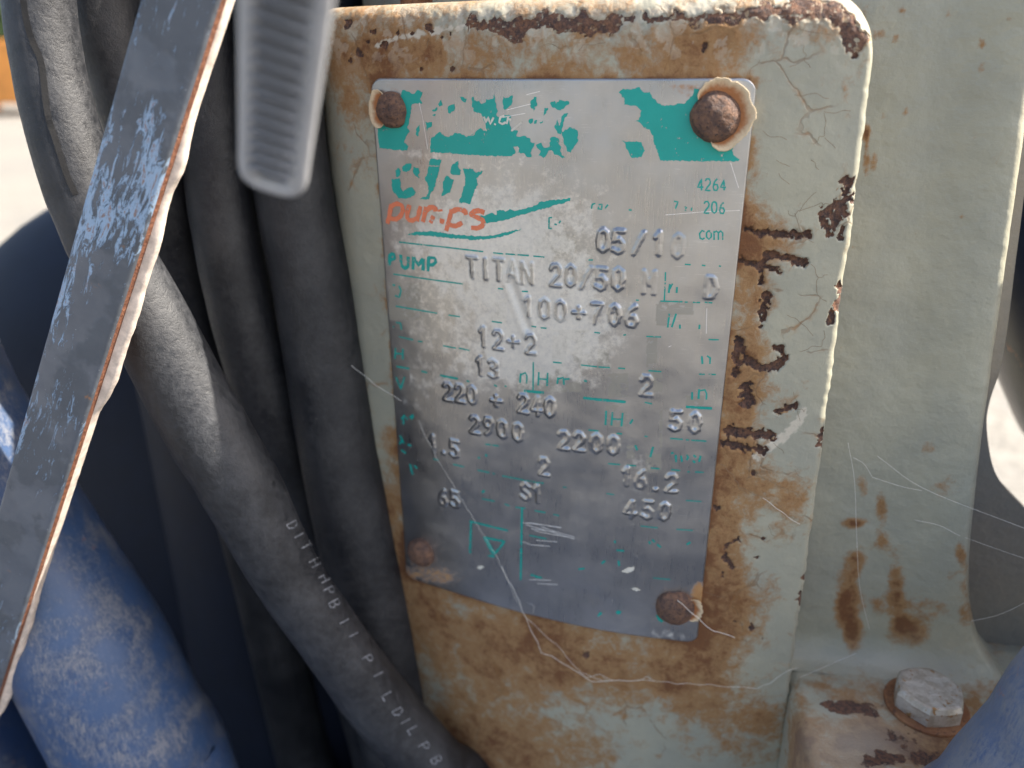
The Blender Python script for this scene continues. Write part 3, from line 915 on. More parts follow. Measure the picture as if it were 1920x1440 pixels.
for ls in [[[(165, 495), (125, 670)], [(170, 505), (215, 490), (258, 510), (262, 560), (235, 610), (190, 630), (150, 618)]],
           [[(325, 500), (303, 590), (315, 632), (350, 640), (390, 620)], [(425, 512), (392, 648)]],
           [[(475, 520), (445, 655)], [(470, 560), (510, 525), (550, 525), (560, 560)], [(540, 600), (512, 662)]],
           [[(600, 540), (605, 560)], [(620, 625), (615, 670)]],
           [[(705, 545), (655, 735)], [(710, 560), (760, 540), (820, 555), (835, 590)], [(800, 660), (740, 690), (690, 680)]],
           [[(1000, 570), (950, 552), (895, 565), (885, 590), (940, 615), (985, 640), (985, 680), (940, 708), (880, 705)]]]:
    print_lines('orange_letter', [smooth_path(tp('H', l), 4) for l in ls], 9.0, OR, 0.085)


def rule(reg, lst, w=2.6, name='printed_rule'):
    if name == 'warning_triangle':
        print_lines(name, [tp(reg, l) for l in lst], w, TT)
        return
    for l in lst:
        print_lines(name, [tp(reg, l)], w, TT)


rule('H', [[(230, 835), (600, 876), (990, 920)], [(1080, 930), (1170, 940)], [(1190, 940), (1400, 955)], [(1440, 960), (1540, 970)]])
rule('C', [[(150, 215), (400, 252), (672, 290)], [(935, 323), (975, 326)], [(1115, 343), (1160, 346)]])
rule('C', [[(170, 455), (480, 508)], [(565, 522), (650, 535)], [(890, 570), (965, 580)], [(1185, 605), (1222, 610)], [(1255, 617), (1300, 621)]])
rule('C', [[(190, 685), (300, 708)], [(335, 718), (370, 723)], [(525, 752), (620, 770)], [(640, 770), (722, 788)]])
rule('C', [[(175, 908), (270, 925)], [(360, 945), (405, 955)], [(700, 1015), (720, 1022)], [(905, 1045), (930, 1058)], [(985, 1055), (1000, 1058)]], 3.2)
rule('C', [[(500, 975), (635, 1000)]], 4)
rule('C', [[(1200, 875), (1198, 1090)], [(1350, 875), (1412, 882)]], 2.8)
rule('C', [[(1130, 1090), (1280, 1105)]], 5)
rule('D', [[(820, 325), (818, 385)], [(818, 395), (812, 520)], [(785, 520), (935, 525)], [(950, 527), (970, 528)], [(1005, 530), (1055, 532)], [(1085, 530), (1137, 534)]])
rule('D', [[(690, 757), (790, 762)], [(1110, 780), (1180, 782)], [(340, 730), (378, 735)], [(535, 750), (555, 746)], [(60, 932), (120, 937)]])
rule('D', [[(250, 950), (358, 962)], [(368, 963), (445, 968)], [(500, 972), (548, 976)], [(705, 990), (792, 996)], [(1045, 1013), (1085, 1015)], [(1110, 1015), (1160, 1017)]])
rule('D', [[(265, 1172), (400, 1188), (552, 1203)], [(958, 1235), (1135, 1245)]], 5)
rule('D', [[(300, 1390), (370, 1396)], [(500, 1412), (525, 1415)], [(300, 243), (330, 243)], [(950, 272), (990, 275)], [(1065, 278), (1090, 282)], [(1180, 283), (1195, 286)], [(620, 512), (640, 513)], [(680, 1205), (730, 1215)]])
rule('F', [[(360, 22), (420, 27)], [(535, 42), (570, 47)], [(715, 62), (735, 65)], [(880, 75), (960, 80)], [(980, 82), (1000, 84)], [(1015, 85), (1112, 91)]])
rule('F', [[(480, 238), (557, 245)], [(600, 248), (660, 252)], [(755, 265), (812, 270)], [(885, 275), (945, 281)], [(990, 290), (1005, 288)], [(1040, 290), (1095, 293)]])
rule('F', [[(0, 355), (65, 362)], [(190, 388), (215, 392)], [(470, 430), (520, 437)], [(980, 475), (1080, 482)], [(690, 638), (800, 650)], [(920, 660), (1025, 667)], [(770, 970), (880, 982)]], 2)
rule('E', [[(700, 405), (790, 425)], [(815, 430), (830, 438)], [(885, 450), (1197, 507)], [(760, 210), (860, 225)], [(370, 320), (410, 330)], [(520, 360), (600, 380)]], 2.6)
rule('E', [[(735, 620), (830, 640)], [(905, 660), (940, 675)], [(985, 685), (1060, 692)], [(1130, 710), (1212, 724)], [(1270, 735), (1312, 746)], [(1090, 895), (1220, 918)]], 2.6)
rule('E', [[(640, 790), (930, 860)], [(652, 790), (645, 1030)], [(1035, 690), (1030, 960), (1025, 1230)]], 4.0)
rule('E', [[(770, 915), (905, 940), (830, 1035), (800, 1010)], [(775, 1045), (830, 1052)]], 4.5, 'warning_triangle')
rule('E', [[(755, 905), (800, 990), (825, 1035)]], 8, 'warning_triangle')
for name, reg, w, glyphs in [
    ('printed_letter', 'C', 6.6, [[[(125, 65), (118, 150)], [(125, 68), (155, 66), (160, 100), (128, 110)]], [[(205, 70), (210, 150), (235, 173), (260, 158), (262, 85)]],
                                [[(300, 85), (297, 182)], [(302, 88), (338, 150), (374, 100)], [(376, 98), (373, 190)]], [[(415, 85), (410, 195)], [(415, 92), (460, 95), (470, 125), (445, 147), (415, 147)]]]),
    ('printed_letter', 'C', 3.4, [[[(145, 295), (165, 300)], [(193, 303), (208, 340), (195, 390), (163, 375)]], [[(172, 577), (205, 582), (211, 632)], [(150, 605), (155, 615)]],
                                [[(167, 770), (163, 850)], [(222, 775), (220, 857)], [(165, 810), (220, 815)]], [[(170, 985), (207, 1075), (236, 985)]], [[(222, 1310), (230, 1270), (258, 1305)], [(285, 1280), (300, 1265), (298, 1295)]],
                                [[(1105, 960), (1100, 1030)], [(1105, 970), (1140, 955), (1152, 980), (1150, 1035)]], [[(1242, 950), (1236, 1050)], [(1308, 955), (1303, 1055)], [(1240, 1000), (1305, 1005)]],
                                [[(1385, 990), (1380, 1040)], [(1386, 1003), (1425, 990), (1430, 1045)], [(1432, 1003), (1472, 1000)]]]),
    ('printed_letter', 'D', 3.4, [[[(850, 405), (842, 465)], [(868, 402), (848, 438)]], [[(898, 425), (895, 465)]], [[(845, 605), (835, 698)]], [[(892, 605), (862, 696)]], [[(916, 678), (918, 706)]],
                                [[(1047, 1115), (1043, 1182)], [(1046, 1128), (1085, 1120), (1098, 1145), (1096, 1186)]], [[(1000, 1135), (1000, 1187)]], [[(420, 1260), (415, 1357)]],
                                [[(463, 1270), (455, 1360)], [(531, 1275), (523, 1367)], [(458, 1315), (525, 1320)]], [[(1065, 890), (1070, 945)], [(1100, 890), (1122, 905), (1120, 945)]], [[(600, 1320), (580, 1350)], [(290, 1060), (270, 1055)]],
                                [[(1050, 680), (1048, 710)]]]),
    ('printed_letter', 'B', 3.0, [[[(276, 1085), (282, 1052), (305, 1045)]], [[(330, 1055), (355, 1052), (352, 1090), (325, 1085), (330, 1070)]], [[(375, 1085), (400, 1055)]], [[(895, 1030), (925, 1035), (905, 1085)]],
                                [[(975, 1070), (988, 1075), (980, 1103)]], [[(1027, 1075), (1025, 1100)]], [[(555, 1093), (578, 1097)]]]),
    ('printed_letter', 'H', 3.0, [[[(1610, 612), (1582, 615), (1580, 710), (1606, 712)]], [[(1630, 672), (1652, 677)]], [[(1672, 665), (1685, 640)]]]),
    ('printed_letter', 'F', 3.6, [[[(655, 120), (667, 152)]], [[(770, 130), (752, 195)]], [[(885, 172), (900, 165)], [(915, 180), (918, 228)]], [[(950, 185), (955, 225)]], [[(985, 178), (995, 195), (985, 212)]], [[(1030, 180), (1045, 195)], [(1025, 215), (1040, 230)]], [[(1075, 185), (1065, 225)]],
                                [[(523, 730), (528, 748)]], [[(745, 735), (750, 755)]], [[(765, 725), (780, 742)]], [[(795, 755), (820, 775)]], [[(985, 758), (1010, 742)]], [[(440, 880), (460, 860)]], [[(548, 860), (552, 895)]], [[(290, 915), (330, 910)]],
                                [[(535, 793), (585, 797)]], [[(0, 955), (45, 970)]]]),
    ('printed_letter', 'E', 4.0, [[[(128, 10), (150, 30), (145, 60)]], [[(190, 0), (215, 20)]], [[(120, 145), (150, 205)], [(115, 210), (140, 180)]], [[(175, 215), (205, 222)]], [[(130, 255), (165, 280)]], [[(195, 360), (215, 440)], [(225, 370), (250, 395)]], [[(765, 285), (768, 305)]],
                                [[(705, 315), (720, 312)]], [[(735, 575), (752, 560)]], [[(1100, 1195), (1120, 1190)]], [[(1135, 1205), (1185, 1212)]]]),
]:
    for gl in glyphs:
        print_lines(name, [tp(reg, l) for l in gl], w, TT)
for ch, cx, cy, hpx in [('4', 1095, 905, 88), ('2', 1150, 905, 88), ('6', 1207, 905, 88), ('4', 1265, 908, 80), ('2', 1140, 1075, 88), ('0', 1197, 1075, 88), ('6', 1255, 1080, 85), ('c', 1105, 1268, 95), ('o', 1157, 1268, 95), ('m', 1228, 1272, 95)]:
    wg = hpx * (0.75 if ch == 'm' else 0.5)
    print_lines('printed_number' if ch.isdigit() else 'printed_letter', [tp('B', [(cx + (u - .5) * wg, cy - (v - .5) * hpx) for u, v in l]) for l in STROKE[ch]], 3.0, TT)
for reg, pts in [('F', [(530, 1190), (545, 1178), (568, 1185), (560, 1200), (540, 1205)]), ('F', [(412, 1220), (425, 1190), (442, 1190), (435, 1210)]), ('F', [(785, 1205), (805, 1215), (840, 1240), (830, 1260), (800, 1240)]), ('E', [(735, 565), (755, 555), (750, 575)])]:
    print_poly('print_flake', tp(reg, pts), T)
sc = print_lines('scratch', [tp('E', l) for l in [[(1040, 800), (1240, 820), (1330, 832)], [(1060, 815), (1270, 870), (1430, 920)], [(1100, 845), (1280, 865)], [(1030, 940), (1110, 965), (1245, 975)], [(1180, 830), (1430, 905)], [(1090, 1225), (1250, 1232)], [(1150, 1255), (1300, 1265)],
                                         [(1140, 930), (1300, 940)], [(1090, 800), (1330, 835)], [(1130, 860), (1380, 905)]]], 1.3, MAT['scratch'], 0.04)
print_lines('scratch', [tp('A', l) for l in [[(425, 290), (450, 400), (490, 640)], [(1050, 400), (1160, 380), (1220, 370)], [(1080, 345), (1260, 300)], [(1230, 230), (1330, 205)]]], 1.2, MAT['scratch'], 0.06)
print_lines('scratch', [tp('B', l) for l in [[(830, 1132), (1100, 1110), (1390, 1098)], [(1320, 740), (1380, 930)]]] + [tp('D', l) for l in [[(840, 830), (860, 820)], [(1100, 570), (1095, 740)]]], 1.1, MAT['scratch'], 0.04)
for reg, pts in [('F', [(565, 930), (600, 905), (655, 895), (640, 925), (600, 940)]), ('F', [(620, 1035), (660, 1032), (690, 1045), (660, 1055)]), ('E', [(700, 1130), (730, 1118), (752, 1130), (730, 1150), (705, 1145)]), ('F', [(575, 345), (590, 330), (605, 350), (592, 368)])]:
    print_poly('dirt_crumb', tp(reg, pts), MAT['cream'], 0.07)


# --- rivets
def rivet(cx, cy, r, seed, lift=0.0):
    p = surf(cx, cy)
    x0, z0 = p[0], p[2]
    y0 = float(plate_y(x0, z0))
    sl = 2 * K * (x0 - 90)
    n = np.array([sl, -1, 0]) / math.hypot(sl, 1)
    u = np.array([1, sl, 0]) / math.hypot(sl, 1)
    w = np.array([0, 0, 1.0])
    V, Fc, rings, seg = [], [], 16, 40
    prof = [(1.0, -0.3), (1.04, 0.12)] + [(math.cos(a), 0.12 + 0.52 * math.sin(a)) for a in np.linspace(0.12, math.pi / 2 - 0.06, rings)]
    for q, (rr, hh) in enumerate(prof):
        for k_ in range(seg):
            a = 2 * math.pi * k_ / seg
            e = 1 + 0.10 * (float(fbm(math.cos(a) * 1.6 + 5, math.sin(a) * 1.6 + q * .05, seed)) - .5) * 2
            h2 = hh * r + 0.75 * (float(fbm(rr * math.cos(a) * 2.6, rr * math.sin(a) * 2.6, seed + 7)) - .5) * min(1, q / 3) + lift
            V.append(np.array([x0, y0, z0]) + (u * math.cos(a) + w * math.sin(a)) * rr * r * e + n * h2)
    for q in range(len(prof) - 1):
        for k_ in range(seg):
            k2 = (k_ + 1) % seg
            Fc.append((q * seg + k_, q * seg + k2, (q + 1) * seg + k2, (q + 1) * seg + k_))
    Fc.append(tuple((len(prof) - 1) * seg + k_ for k_ in range(seg)))
    o = mesh_obj('rivet', V, Fc, MAT['rivet'], plate)
    return o, (x0, y0, z0, u, w, n)


r1, fr1 = rivet(736, 206, 4.2, 3)
r2, fr2 = rivet(1339, 219, 5.1, 14)
r3, fr3 = rivet(791, 1033, 4.5, 25, 0.9)
r4, fr4 = rivet(1266, 1138, 5.2, 36)
g = NT('peeling_sealant')
pn = g.noise(500, 5, 0.65)
rad = g.attr('rad')
pc = g.mix(g.rng(g.math('ADD', rad, g.math('MULTIPLY', g.math('SUBTRACT', pn, .5), .8)), 0.35, 0.9), (0.42, 0.16, 0.05), (0.74, 0.57, 0.36))
MAT['seal'] = g.set(Base_Color=pc, Roughness=0.6, Normal=g.bump(pn, 0.8, 0.0006))


def peel(fr, a0, a1, r0, r1_, curl, seed, parent, rag=0.35, hgt=0.4):
    x0, y0, z0, u, w, n = fr
    V, Fc, rd = [], [], []
    na, nr = 60, 7
    for i in range(na + 1):
        t = i / na
        a = math.radians(a0 + (a1 - a0) * t)
        env = min(1, 6 * t, 6 * (1 - t)) ** 0.5
        ro = r0 + (r1_ - r0) * env * (1 - rag * 0.6 + rag * 1.4 * float(fbm(t * 9, 3.3, seed, 4, 0.7)))
        for j in range(nr + 1):
            s = j / nr
            rr = r0 * 0.93 + (ro - r0 * 0.93) * s
            h = hgt + curl * s * s * (0.5 + float(fbm(t * 5, s, seed + 3)))
            V.append(np.array([x0, y0, z0]) + (u * math.cos(a) + w * math.sin(a)) * rr + n * h)
            rd.append(s)
    for i in range(na):
        for j in range(nr):
            b = i * (nr + 1) + j
            Fc.append((b, b + 1, b + nr + 2, b + nr + 1))
    o = mesh_obj('peeled_sealant', V, Fc, MAT['seal'], parent, attrs={'rad': rd})
    o.modifiers.new('thick', 'SOLIDIFY').thickness = 0.00015
    return o


peel(fr2, -92, 135, 5.0, 7.5, 0.8, 4, r2, 0.85)
peel(fr1, 120, 235, 4.1, 6.6, 0.7, 9, r1, 0.3)
peel(fr4, -40, 40, 5.0, 7.2, 0.6, 15, r4)

# hair cracks of the paint
cracks = [[(1530, 360), (1500, 395), (1490, 405), (1478, 395)], [(1500, 395), (1540, 380), (1560, 385)], [(1490, 400), (1510, 445)], [(1460, 325), (1480, 345)], [(1505, 440), (1525, 455)], [(1520, 495), (1535, 520), (1552, 515)],
          [(1535, 520), (1532, 550), (1550, 565)], [(1475, 590), (1500, 605), (1525, 630)], [(1545, 620), (1540, 650), (1500, 660)], [(1450, 830), (1470, 850)], [(1488, 735), (1497, 755)], [(1495, 768), (1510, 767)], [(1496, 770), (1500, 790)],
          [(1455, 940), (1475, 960), (1490, 975)], [(1350, 870), (1375, 890), (1385, 915), (1400, 925)], [(1385, 915), (1430, 930)], [(1490, 880), (1505, 895)], [(1400, 880), (1440, 900), (1470, 915)], [(1500, 55), (1555, 65)], [(1508, 85), (1508, 110), (1520, 128)],
          [(1508, 112), (1480, 125)], [(1490, 178), (1530, 175), (1555, 185)], [(1545, 210), (1595, 208)], [(1545, 212), (1545, 255), (1525, 270)], [(1546, 258), (1566, 278)], [(1430, 245), (1475, 262)], [(1455, 300), (1480, 312)], [(1010, 88), (1040, 85), (1068, 93)],
          [(1085, 95), (1095, 84), (1135, 80)], [(875, 70), (868, 98), (866, 125)], [(1405, 140), (1425, 112)], [(800, 90), (806, 75)], [(1320, 1110), (1360, 1120)], [(1440, 985), (1455, 1005)], [(1520, 300), (1535, 318)]]
def wiggle(c):
    rs_ = np.random.RandomState(int(c[0][0]))
    out = [np.array(c[0], float)]
    for a, b in zip(c[:-1], c[1:]):
        a, b = np.array(a, float), np.array(b, float)
        out += [a + (b - a) * .35 + rs_.randn(2) * 2.2, a + (b - a) * .7 + rs_.randn(2) * 2.2, b]
    return out


ribbon_mesh([([s2(*q, PADOFF) for q in smooth_path(wiggle(c), 4)], 0.09) for c in cracks], pad_y, 0.05, 'paint_cracks', m_plain('crack_rust', (0.26, 0.19, 0.12), 0.9), pump)['kind'] = 'stuff'

# ------------------------------------------------------------------ pump: body to the right of the pad
YP = 16.0
zf = float(atY(1650, 1245, YP)[2])


def stain_right(V):
    px_, py_ = project(V)
    x, z = V[..., 0], V[..., 2] + V[..., 1]
    nA_ = fbm(x * 0.3, z * 0.3, 81)
    s = gsum([(1603, 982, 18, 7, .95), (1652, 945, 9, 20, .75), (1655, 1010, 12, 16, .8), (1606, 1045, 14, 16, .9), (1592, 1110, 18, 45, .75), (1598, 1180, 14, 40, .8), (1575, 1150, 12, 18, .5), (1680, 1100, 12, 40, .85), (1700, 1180, 22, 25, .95),
              (1645, 1130, 10, 14, .6), (1785, 1080, 10, 10, .5), (1620, 915, 8, 20, .4), (1740, 1150, 40, 40, .3), (1810, 1120, 10, 60, .4), (1770, 915, 20, 18, .35), (1800, 1040, 8, 20, .6), (1640, 1300, 90, 40, .25), (1640, 1400, 110, 30, .5),
              (1750, 1400, 80, 30, .45), (1860, 1310, 50, 30, .45), (1660, 1390, 200, 70, .38), (1560, 1300, 40, 20, .3), (1900, 1180, 60, 60, .35), (1500, 1400, 20, 60, .45), (1612, 40, 30, 30, .2), (1650, 65, 14, 10, .5), (1625, 250, 5, 14, .8), (1640, 300, 5, 18, .8), (1624, 300, 5, 26, .8), (1697, 207, 6, 7, .8), (1842, 80, 6, 6, .7),
              (1842, 128, 5, 5, .7), (1826, 252, 6, 6, .7), (1890, 32, 7, 5, .7), (1805, 407, 6, 6, .6), (1656, 215, 5, 6, .6), (1690, 20, 6, 6, .5), (1778, 26, 4, 6, .6), (1600, 460, 6, 10, .5), (1680, 72, 6, 8, .7), (1740, 845, 12, 10, .4), (1830, 945, 14, 30, .3), (1845, 880, 14, 20, .35)], px_, py_)
    d = gsum([(1610, 1330, 40, 13, .85), (1560, 1320, 25, 10, .5), (1690, 1375, 32, 15, .9), (1730, 1425, 60, 14, .8), (1640, 1425, 30, 12, .6), (1860, 1340, 30, 12, .5)], px_, py_)  # dark rust; the front patches also paint the shadow beneath the hose
    du = gsum([(1600, 1400, 80, 50, .5), (1680, 1250, 70, 25, .4), (1800, 1235, 60, 30, .3)], px_, py_)
    return {'stain': (np.clip(s * (0.55 + 0.9 * fbm(x * .22, z * .22, 86)), 0, 1) + 0.02 + (nA_ - .5) * .2).ravel(), 'deep': (0.8 * d * (0.35 + 1.1 * fbm(x * .16 + 3, z * .16, 84)) + (fbm(x * .5, z * .5, 85) - .5) * 1.1 * sstep(.1, .4, d)).ravel(), 'dust': np.clip(du, 0, 1).ravel()}


xe = lambda z: 150.0 - 0.092 * (z - 4) + 16 * np.exp((zf - np.asarray(z)) / 16)
zs_ = spacing([(60, zf + 9, 1.0), (zf + 9, zf, 0.5)])
us_ = np.concatenate([np.linspace(0, 0.92, 60), np.linspace(0.925, 1, 24)])
Zp, Up = np.meshgrid(zs_, us_, indexing='ij')
Xp = 108 + (xe(Zp) - 108) * Up
Yp = YP + 2.5 - 5.0 * sstep(0.52, 0.93, Up) + fil(xe(Zp) - Xp, 3.0) * 1.6 + (fbm(Xp * .06, Zp * .06, 91, 3) - .5) * 1.4 + (fbm(Xp * .35, Zp * .35, 92, 2) - .5) * 0.25
Yp = Yp - fil(Zp - zf, 9.0)
Vp = np.stack([Xp, Yp, Zp], -1)
nP, mP = Vp.shape[0], Vp.shape[1]
Vb = Vp[:, -1].copy()
Vb[:, 1] = 60
i0 = np.arange(nP)
sk = np.stack([i0[:-1] * mP + mP - 1, i0[1:] * mP + mP - 1, nP * mP + i0[1:], nP * mP + i0[:-1]], 1)
ap = stain_right(np.concatenate([Vp.reshape(-1, 3), Vb]))
mesh_obj('side_wall', np.concatenate([Vp.reshape(-1, 3), Vb]), np.concatenate([grid_faces(mP, nP), sk[:, ::-1]])[:, ::-1], MAT['paintb'], pump, attrs=ap)

# foot flange with its bolt
FX = spacing([(118.0, 128, 0.5), (128, 240, 1.0)])
FY = np.linspace(-34, 70, 110)
Yf, Xf = np.meshgrid(FY, FX, indexing='ij')
Zf = zf - 0.2 + (fbm(Xf * .08, Yf * .08, 95, 3) - .5) * 1.6 + (fbm(Xf * .3, Yf * .3, 96, 2) - .5) * 0.5
Zf = Zf - fil(Yf + 34, 5) - fil(240 - Xf, 5) - fil(Xf - 118.0, 4)
Vf = np.stack([Xf, Yf, Zf], -1)
bt = Vf[0].copy(); bt[:, 2] -= 60
br = Vf[:, -1].copy(); br[:, 2] -= 14
bl = Vf[:, 0].copy(); bl[:, 2] -= 60
n1, m1 = Vf.shape[:2]
allv = np.concatenate([Vf.reshape(-1, 3), bt, br, bl])
q = np.arange(m1 - 1)
s1 = np.stack([q, n1 * m1 + q, n1 * m1 + q + 1, q + 1], 1)
q = np.arange(n1 - 1)
s2_ = np.stack([q * m1 + m1 - 1, n1 * m1 + m1 + q, n1 * m1 + m1 + q + 1, (q + 1) * m1 + m1 - 1], 1)
mesh_obj('foot_flange', allv, np.concatenate([grid_faces(m1, n1), s1, s2_[:, ::-1], np.stack([q * m1, (q + 1) * m1, n1 * m1 + m1 + n1 + q + 1, n1 * m1 + m1 + n1 + q], 1)]), MAT['paintb'], pump, attrs=stain_right(allv))

# rear rib seen past the side wall
ribpx = [(1935, 60), (1932, 250), (1916, 400), (1903, 500), (1891, 600), (1876, 690), (1858, 745), (1850, 790), (1856, 850), (1868, 890), (1893, 925), (1925, 958), (1990, 1030), (2040, 1120), (2080, 1260), (2100, 1400)]
YR = 30.0
rp = [atY(x, y, YR) for x, y in smooth_path([np.array(p, float) for p in ribpx], 4)]
rp = np.array(rp)
n = len(rp)
Vr = np.concatenate([np.stack([np.full(n, 120.), np.full(n, YR), rp[:, 2]], 1), rp, rp + np.array([0, 14, 0])])
fr_ = []
for i in range(n - 1):
    fr_ += [(i, i + 1, n + i + 1, n + i), (n + i, n + i + 1, 2 * n + i + 1, 2 * n + i)]
ar = stain_right(Vr)
gR = m_paint('shaded_rib_paint', False, (0.24, 0.21, 0.17), (0.21, 0.195, 0.17))  # machine paint darkened: the rib's shade is put into the colour
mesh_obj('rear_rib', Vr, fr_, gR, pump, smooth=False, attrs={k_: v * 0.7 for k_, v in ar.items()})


def hexbolt(c, r, h, parent):
    bm = bmesh.new()
    ang = math.radians(12)
    rings = [(r * 1.0, 0.0), (r * 1.0, h - 1.6), (r * 0.9, h - 0.2), (r * 0.82, h)]
    V, Fc = [], []
    for j, (rr, z) in enumerate(rings):
        for k_ in range(24):
            a = ang + k_ / 24 * 2 * math.pi
            hexr = rr * math.cos(math.pi / 6) / math.cos(((a - ang) % (math.pi / 3)) - math.pi / 6) * 0.7 + rr * 0.28 if j < 2 else rr * (0.5 + 0.5 * math.cos(math.pi / 6) / math.cos(((a - ang) % (math.pi / 3)) - math.pi / 6))
            V.append((c[0] + hexr * math.cos(a), c[1] + hexr * math.sin(a), c[2] + z))
    for j in range(len(rings) - 1):
        for k_ in range(24):
            k2 = (k_ + 1) % 24
            Fc.append((j * 24 + k_, j * 24 + k2, (j + 1) * 24 + k2, (j + 1) * 24 + k_))
    Fc.append(tuple((len(rings) - 1) * 24 + k_ for k_ in range(24)))
    g = NT('weathered_zinc')
    a = g.noise(260, 6, 0.7)
    col = g.mix(g.rng(a, 0.4, 0.62), (0.68, 0.65, 0.60), (0.50, 0.45, 0.38))
    col = g.mix(g.rng(g.noise(500, 4), 0.6, 0.68), col, (0.42, 0.24, 0.10))
    m = g.set(Base_Color=col, Roughness=0.42, Metallic=0.55, Normal=g.bump(a, 0.8, 0.0008))
    b = mesh_obj('bolt', V, Fc, m, parent, smooth=False)
    V, Fc = [], []
    prof = [(r * 1.16, 0.0 - 1.5), (r * 1.16, -0.05), (r * 1.12, 0.25), (r * 0.6, 0.3)]
    for j, (rr, z) in enumerate(prof):
        for k_ in range(32):
            a_ = k_ / 32 * 2 * math.pi
            V.append((c[0] + rr * math.cos(a_), c[1] + rr * math.sin(a_), c[2] + z))
    for j in range(3):
        for k_ in range(32):
            k2 = (k_ + 1) % 32
            Fc.append((j * 32 + k_, j * 32 + k2, (j + 1) * 32 + k2, (j + 1) * 32 + k_))
    mesh_obj('washer', V, Fc, MAT['rust'], b, smooth=False)
    return b


bc = atZ(1745, 1290, zf + 6.5)
hexbolt((bc[0], bc[1], zf + 0.6), 9.4, 6.0, pump)

# casing behind the pad and the rusty flange above it
N = 48
V, Fc = [], []
for j, (z, rr) in enumerate([(DZ, 96), (zf - 20, 96), (zf - 20, 88), (-40, 88), (30, 88), (40, 80), (40, 20)]):
    for k_ in range(N):
        a = 2 * math.pi * k_ / N
        V.append((62 + rr * math.cos(a), 112 + rr * math.sin(a), z))
for j in range(6):
    for k_ in range(N):
        k2 = (k_ + 1) % N
        Fc.append((j * N + k_, j * N + k2, (j + 1) * N + k2, (j + 1) * N + k_))
z0 = np.zeros(len(V))
mesh_obj('casing', V, Fc, MAT['paintb'], pump, attrs={'stain': z0 + .3, 'deep': z0, 'dust': z0})
box('upper_flange', (2.5, 40, 15.5), (140, 120, 62), MAT['rust'], pump, bevel=2)
box('base_foot', (-10, 45, DZ), (170, 160, zf - 20), MAT['paintb'], pump, bevel=4)

# ------------------------------------------------------------------ rubber hoses and cables on the left


def px_path(lst):
    return [atY(x, y, Y) for x, y, Y in lst]


TOPB = lambda p, dx=10: [np.array([p[0] + dx * 3, 95., 95.]), np.array([p[0] + dx, 60., 90.]), np.array([p[0] + dx * .4, p[1] + 5, 62.])]


def hose(name, lst, r, material, label, cat='cable', group=None, bump=0.02, top=True, tail=None):
    P = px_path([q[:3] for q in lst])
    if len(lst[0]) > 3:
        r = [q[3] * depth(p) / F / 2 for q, p in zip(lst, P)]
        r = [r[0]] * (3 if top else 0) + r + [r[-1]] * (len(tail) if tail is not None else 0)
    if top:
        P = TOPB(P[0], 12) + P
    if tail is not None:
        P = P + [np.array(t, float) for t in tail]
    base = P[-1]
    o = tube(name, P, r, material, None, seg=32, n=10, bump=bump)
    me = o.data
    off = Vector(base) * MM
    me.transform(Matrix.Translation(-off))
    o.location = off
    tag(o, label, cat, group)
    return o


DT = DZ + 12
GC = 'black rubber cables hanging beside the pump'
ha = hose('printed_cable', [(70, -40, -2, 124), (92, 130, -4, 126), (132, 290, -6, 130), (188, 430, -6, 138), (262, 570, -6, 146), (385, 800, -6, 152), (450, 910, -6, 146), (532, 1067, -5, 126), (610, 1180, -3, 120), (706, 1312, 0, 122), (815, 1440, 2, 124), (900, 1530, 4, 124)],
          None, MAT['rubber2'], 'dusty black cable with faded white printed letters and a long surface crack', tail=[(60, -46, -290), (110, -80, DT - 2)])
hb = hose('rubber_cable', [(190, -40, 20, 132), (226, 130, 20, 126), (288, 330, 22, 118), (356, 560, 36, 112), (415, 780, 46, 108), (458, 960, 50, 104), (512, 1180, 56, 100), (575, 1440, 60, 98)], None, MAT['rubber'],
          'plain black cable squeezed between the cracked printed cable and the steel bar', tail=[(-35, 20, -300), (-40, -30, DT - 2)])
hd = hose('rubber_cable', [(388, -40, 24, 116), (392, 150, 24, 118), (404, 300, 24, 122), (432, 480, 24, 122), (475, 660, 26, 120), (538, 850, 32, 114), (590, 1000, 38, 112), (650, 1200, 42, 110), (720, 1440, 46, 108)], None, MAT['rubber'],
          'brown-dusted black cable between the thick upright cable and the painted bar', tail=[(0, -10, -300), (20, -60, DT - 2)])
hc = hose('rubber_cable', [(515, -40, 26, 152), (525, 120, 26, 150), (546, 330, 26, 146), (590, 560, 26, 148), (642, 860, 26, 154), (700, 1120, 26, 158), (760, 1400, 26, 160), (800, 1560, 24, 160)], None, MAT['rubber'],
          'thick upright black cable lying against the pad edge', tail=[(40, 20, -305), (60, -40, DT)])

# printed letters and the crack on the first cable
dg = bpy.context.evaluated_depsgraph_get()


def on_mesh(o, px_):
    M = o.matrix_world
    bm = bmesh.new()
    bm.from_mesh(o.data)
    bm.transform(Matrix.Translation(o.location))
    t = BVHTree.FromBMesh(bm)
    bm.free()
    out = []
    for x, y in px_:
        d = Vector(ray(x, y)).normalized()
        h = t.ray_cast(Vector(CAM * MM), d)
        out.append((h[0], h[1]) if h[0] is not None else None)
    return out


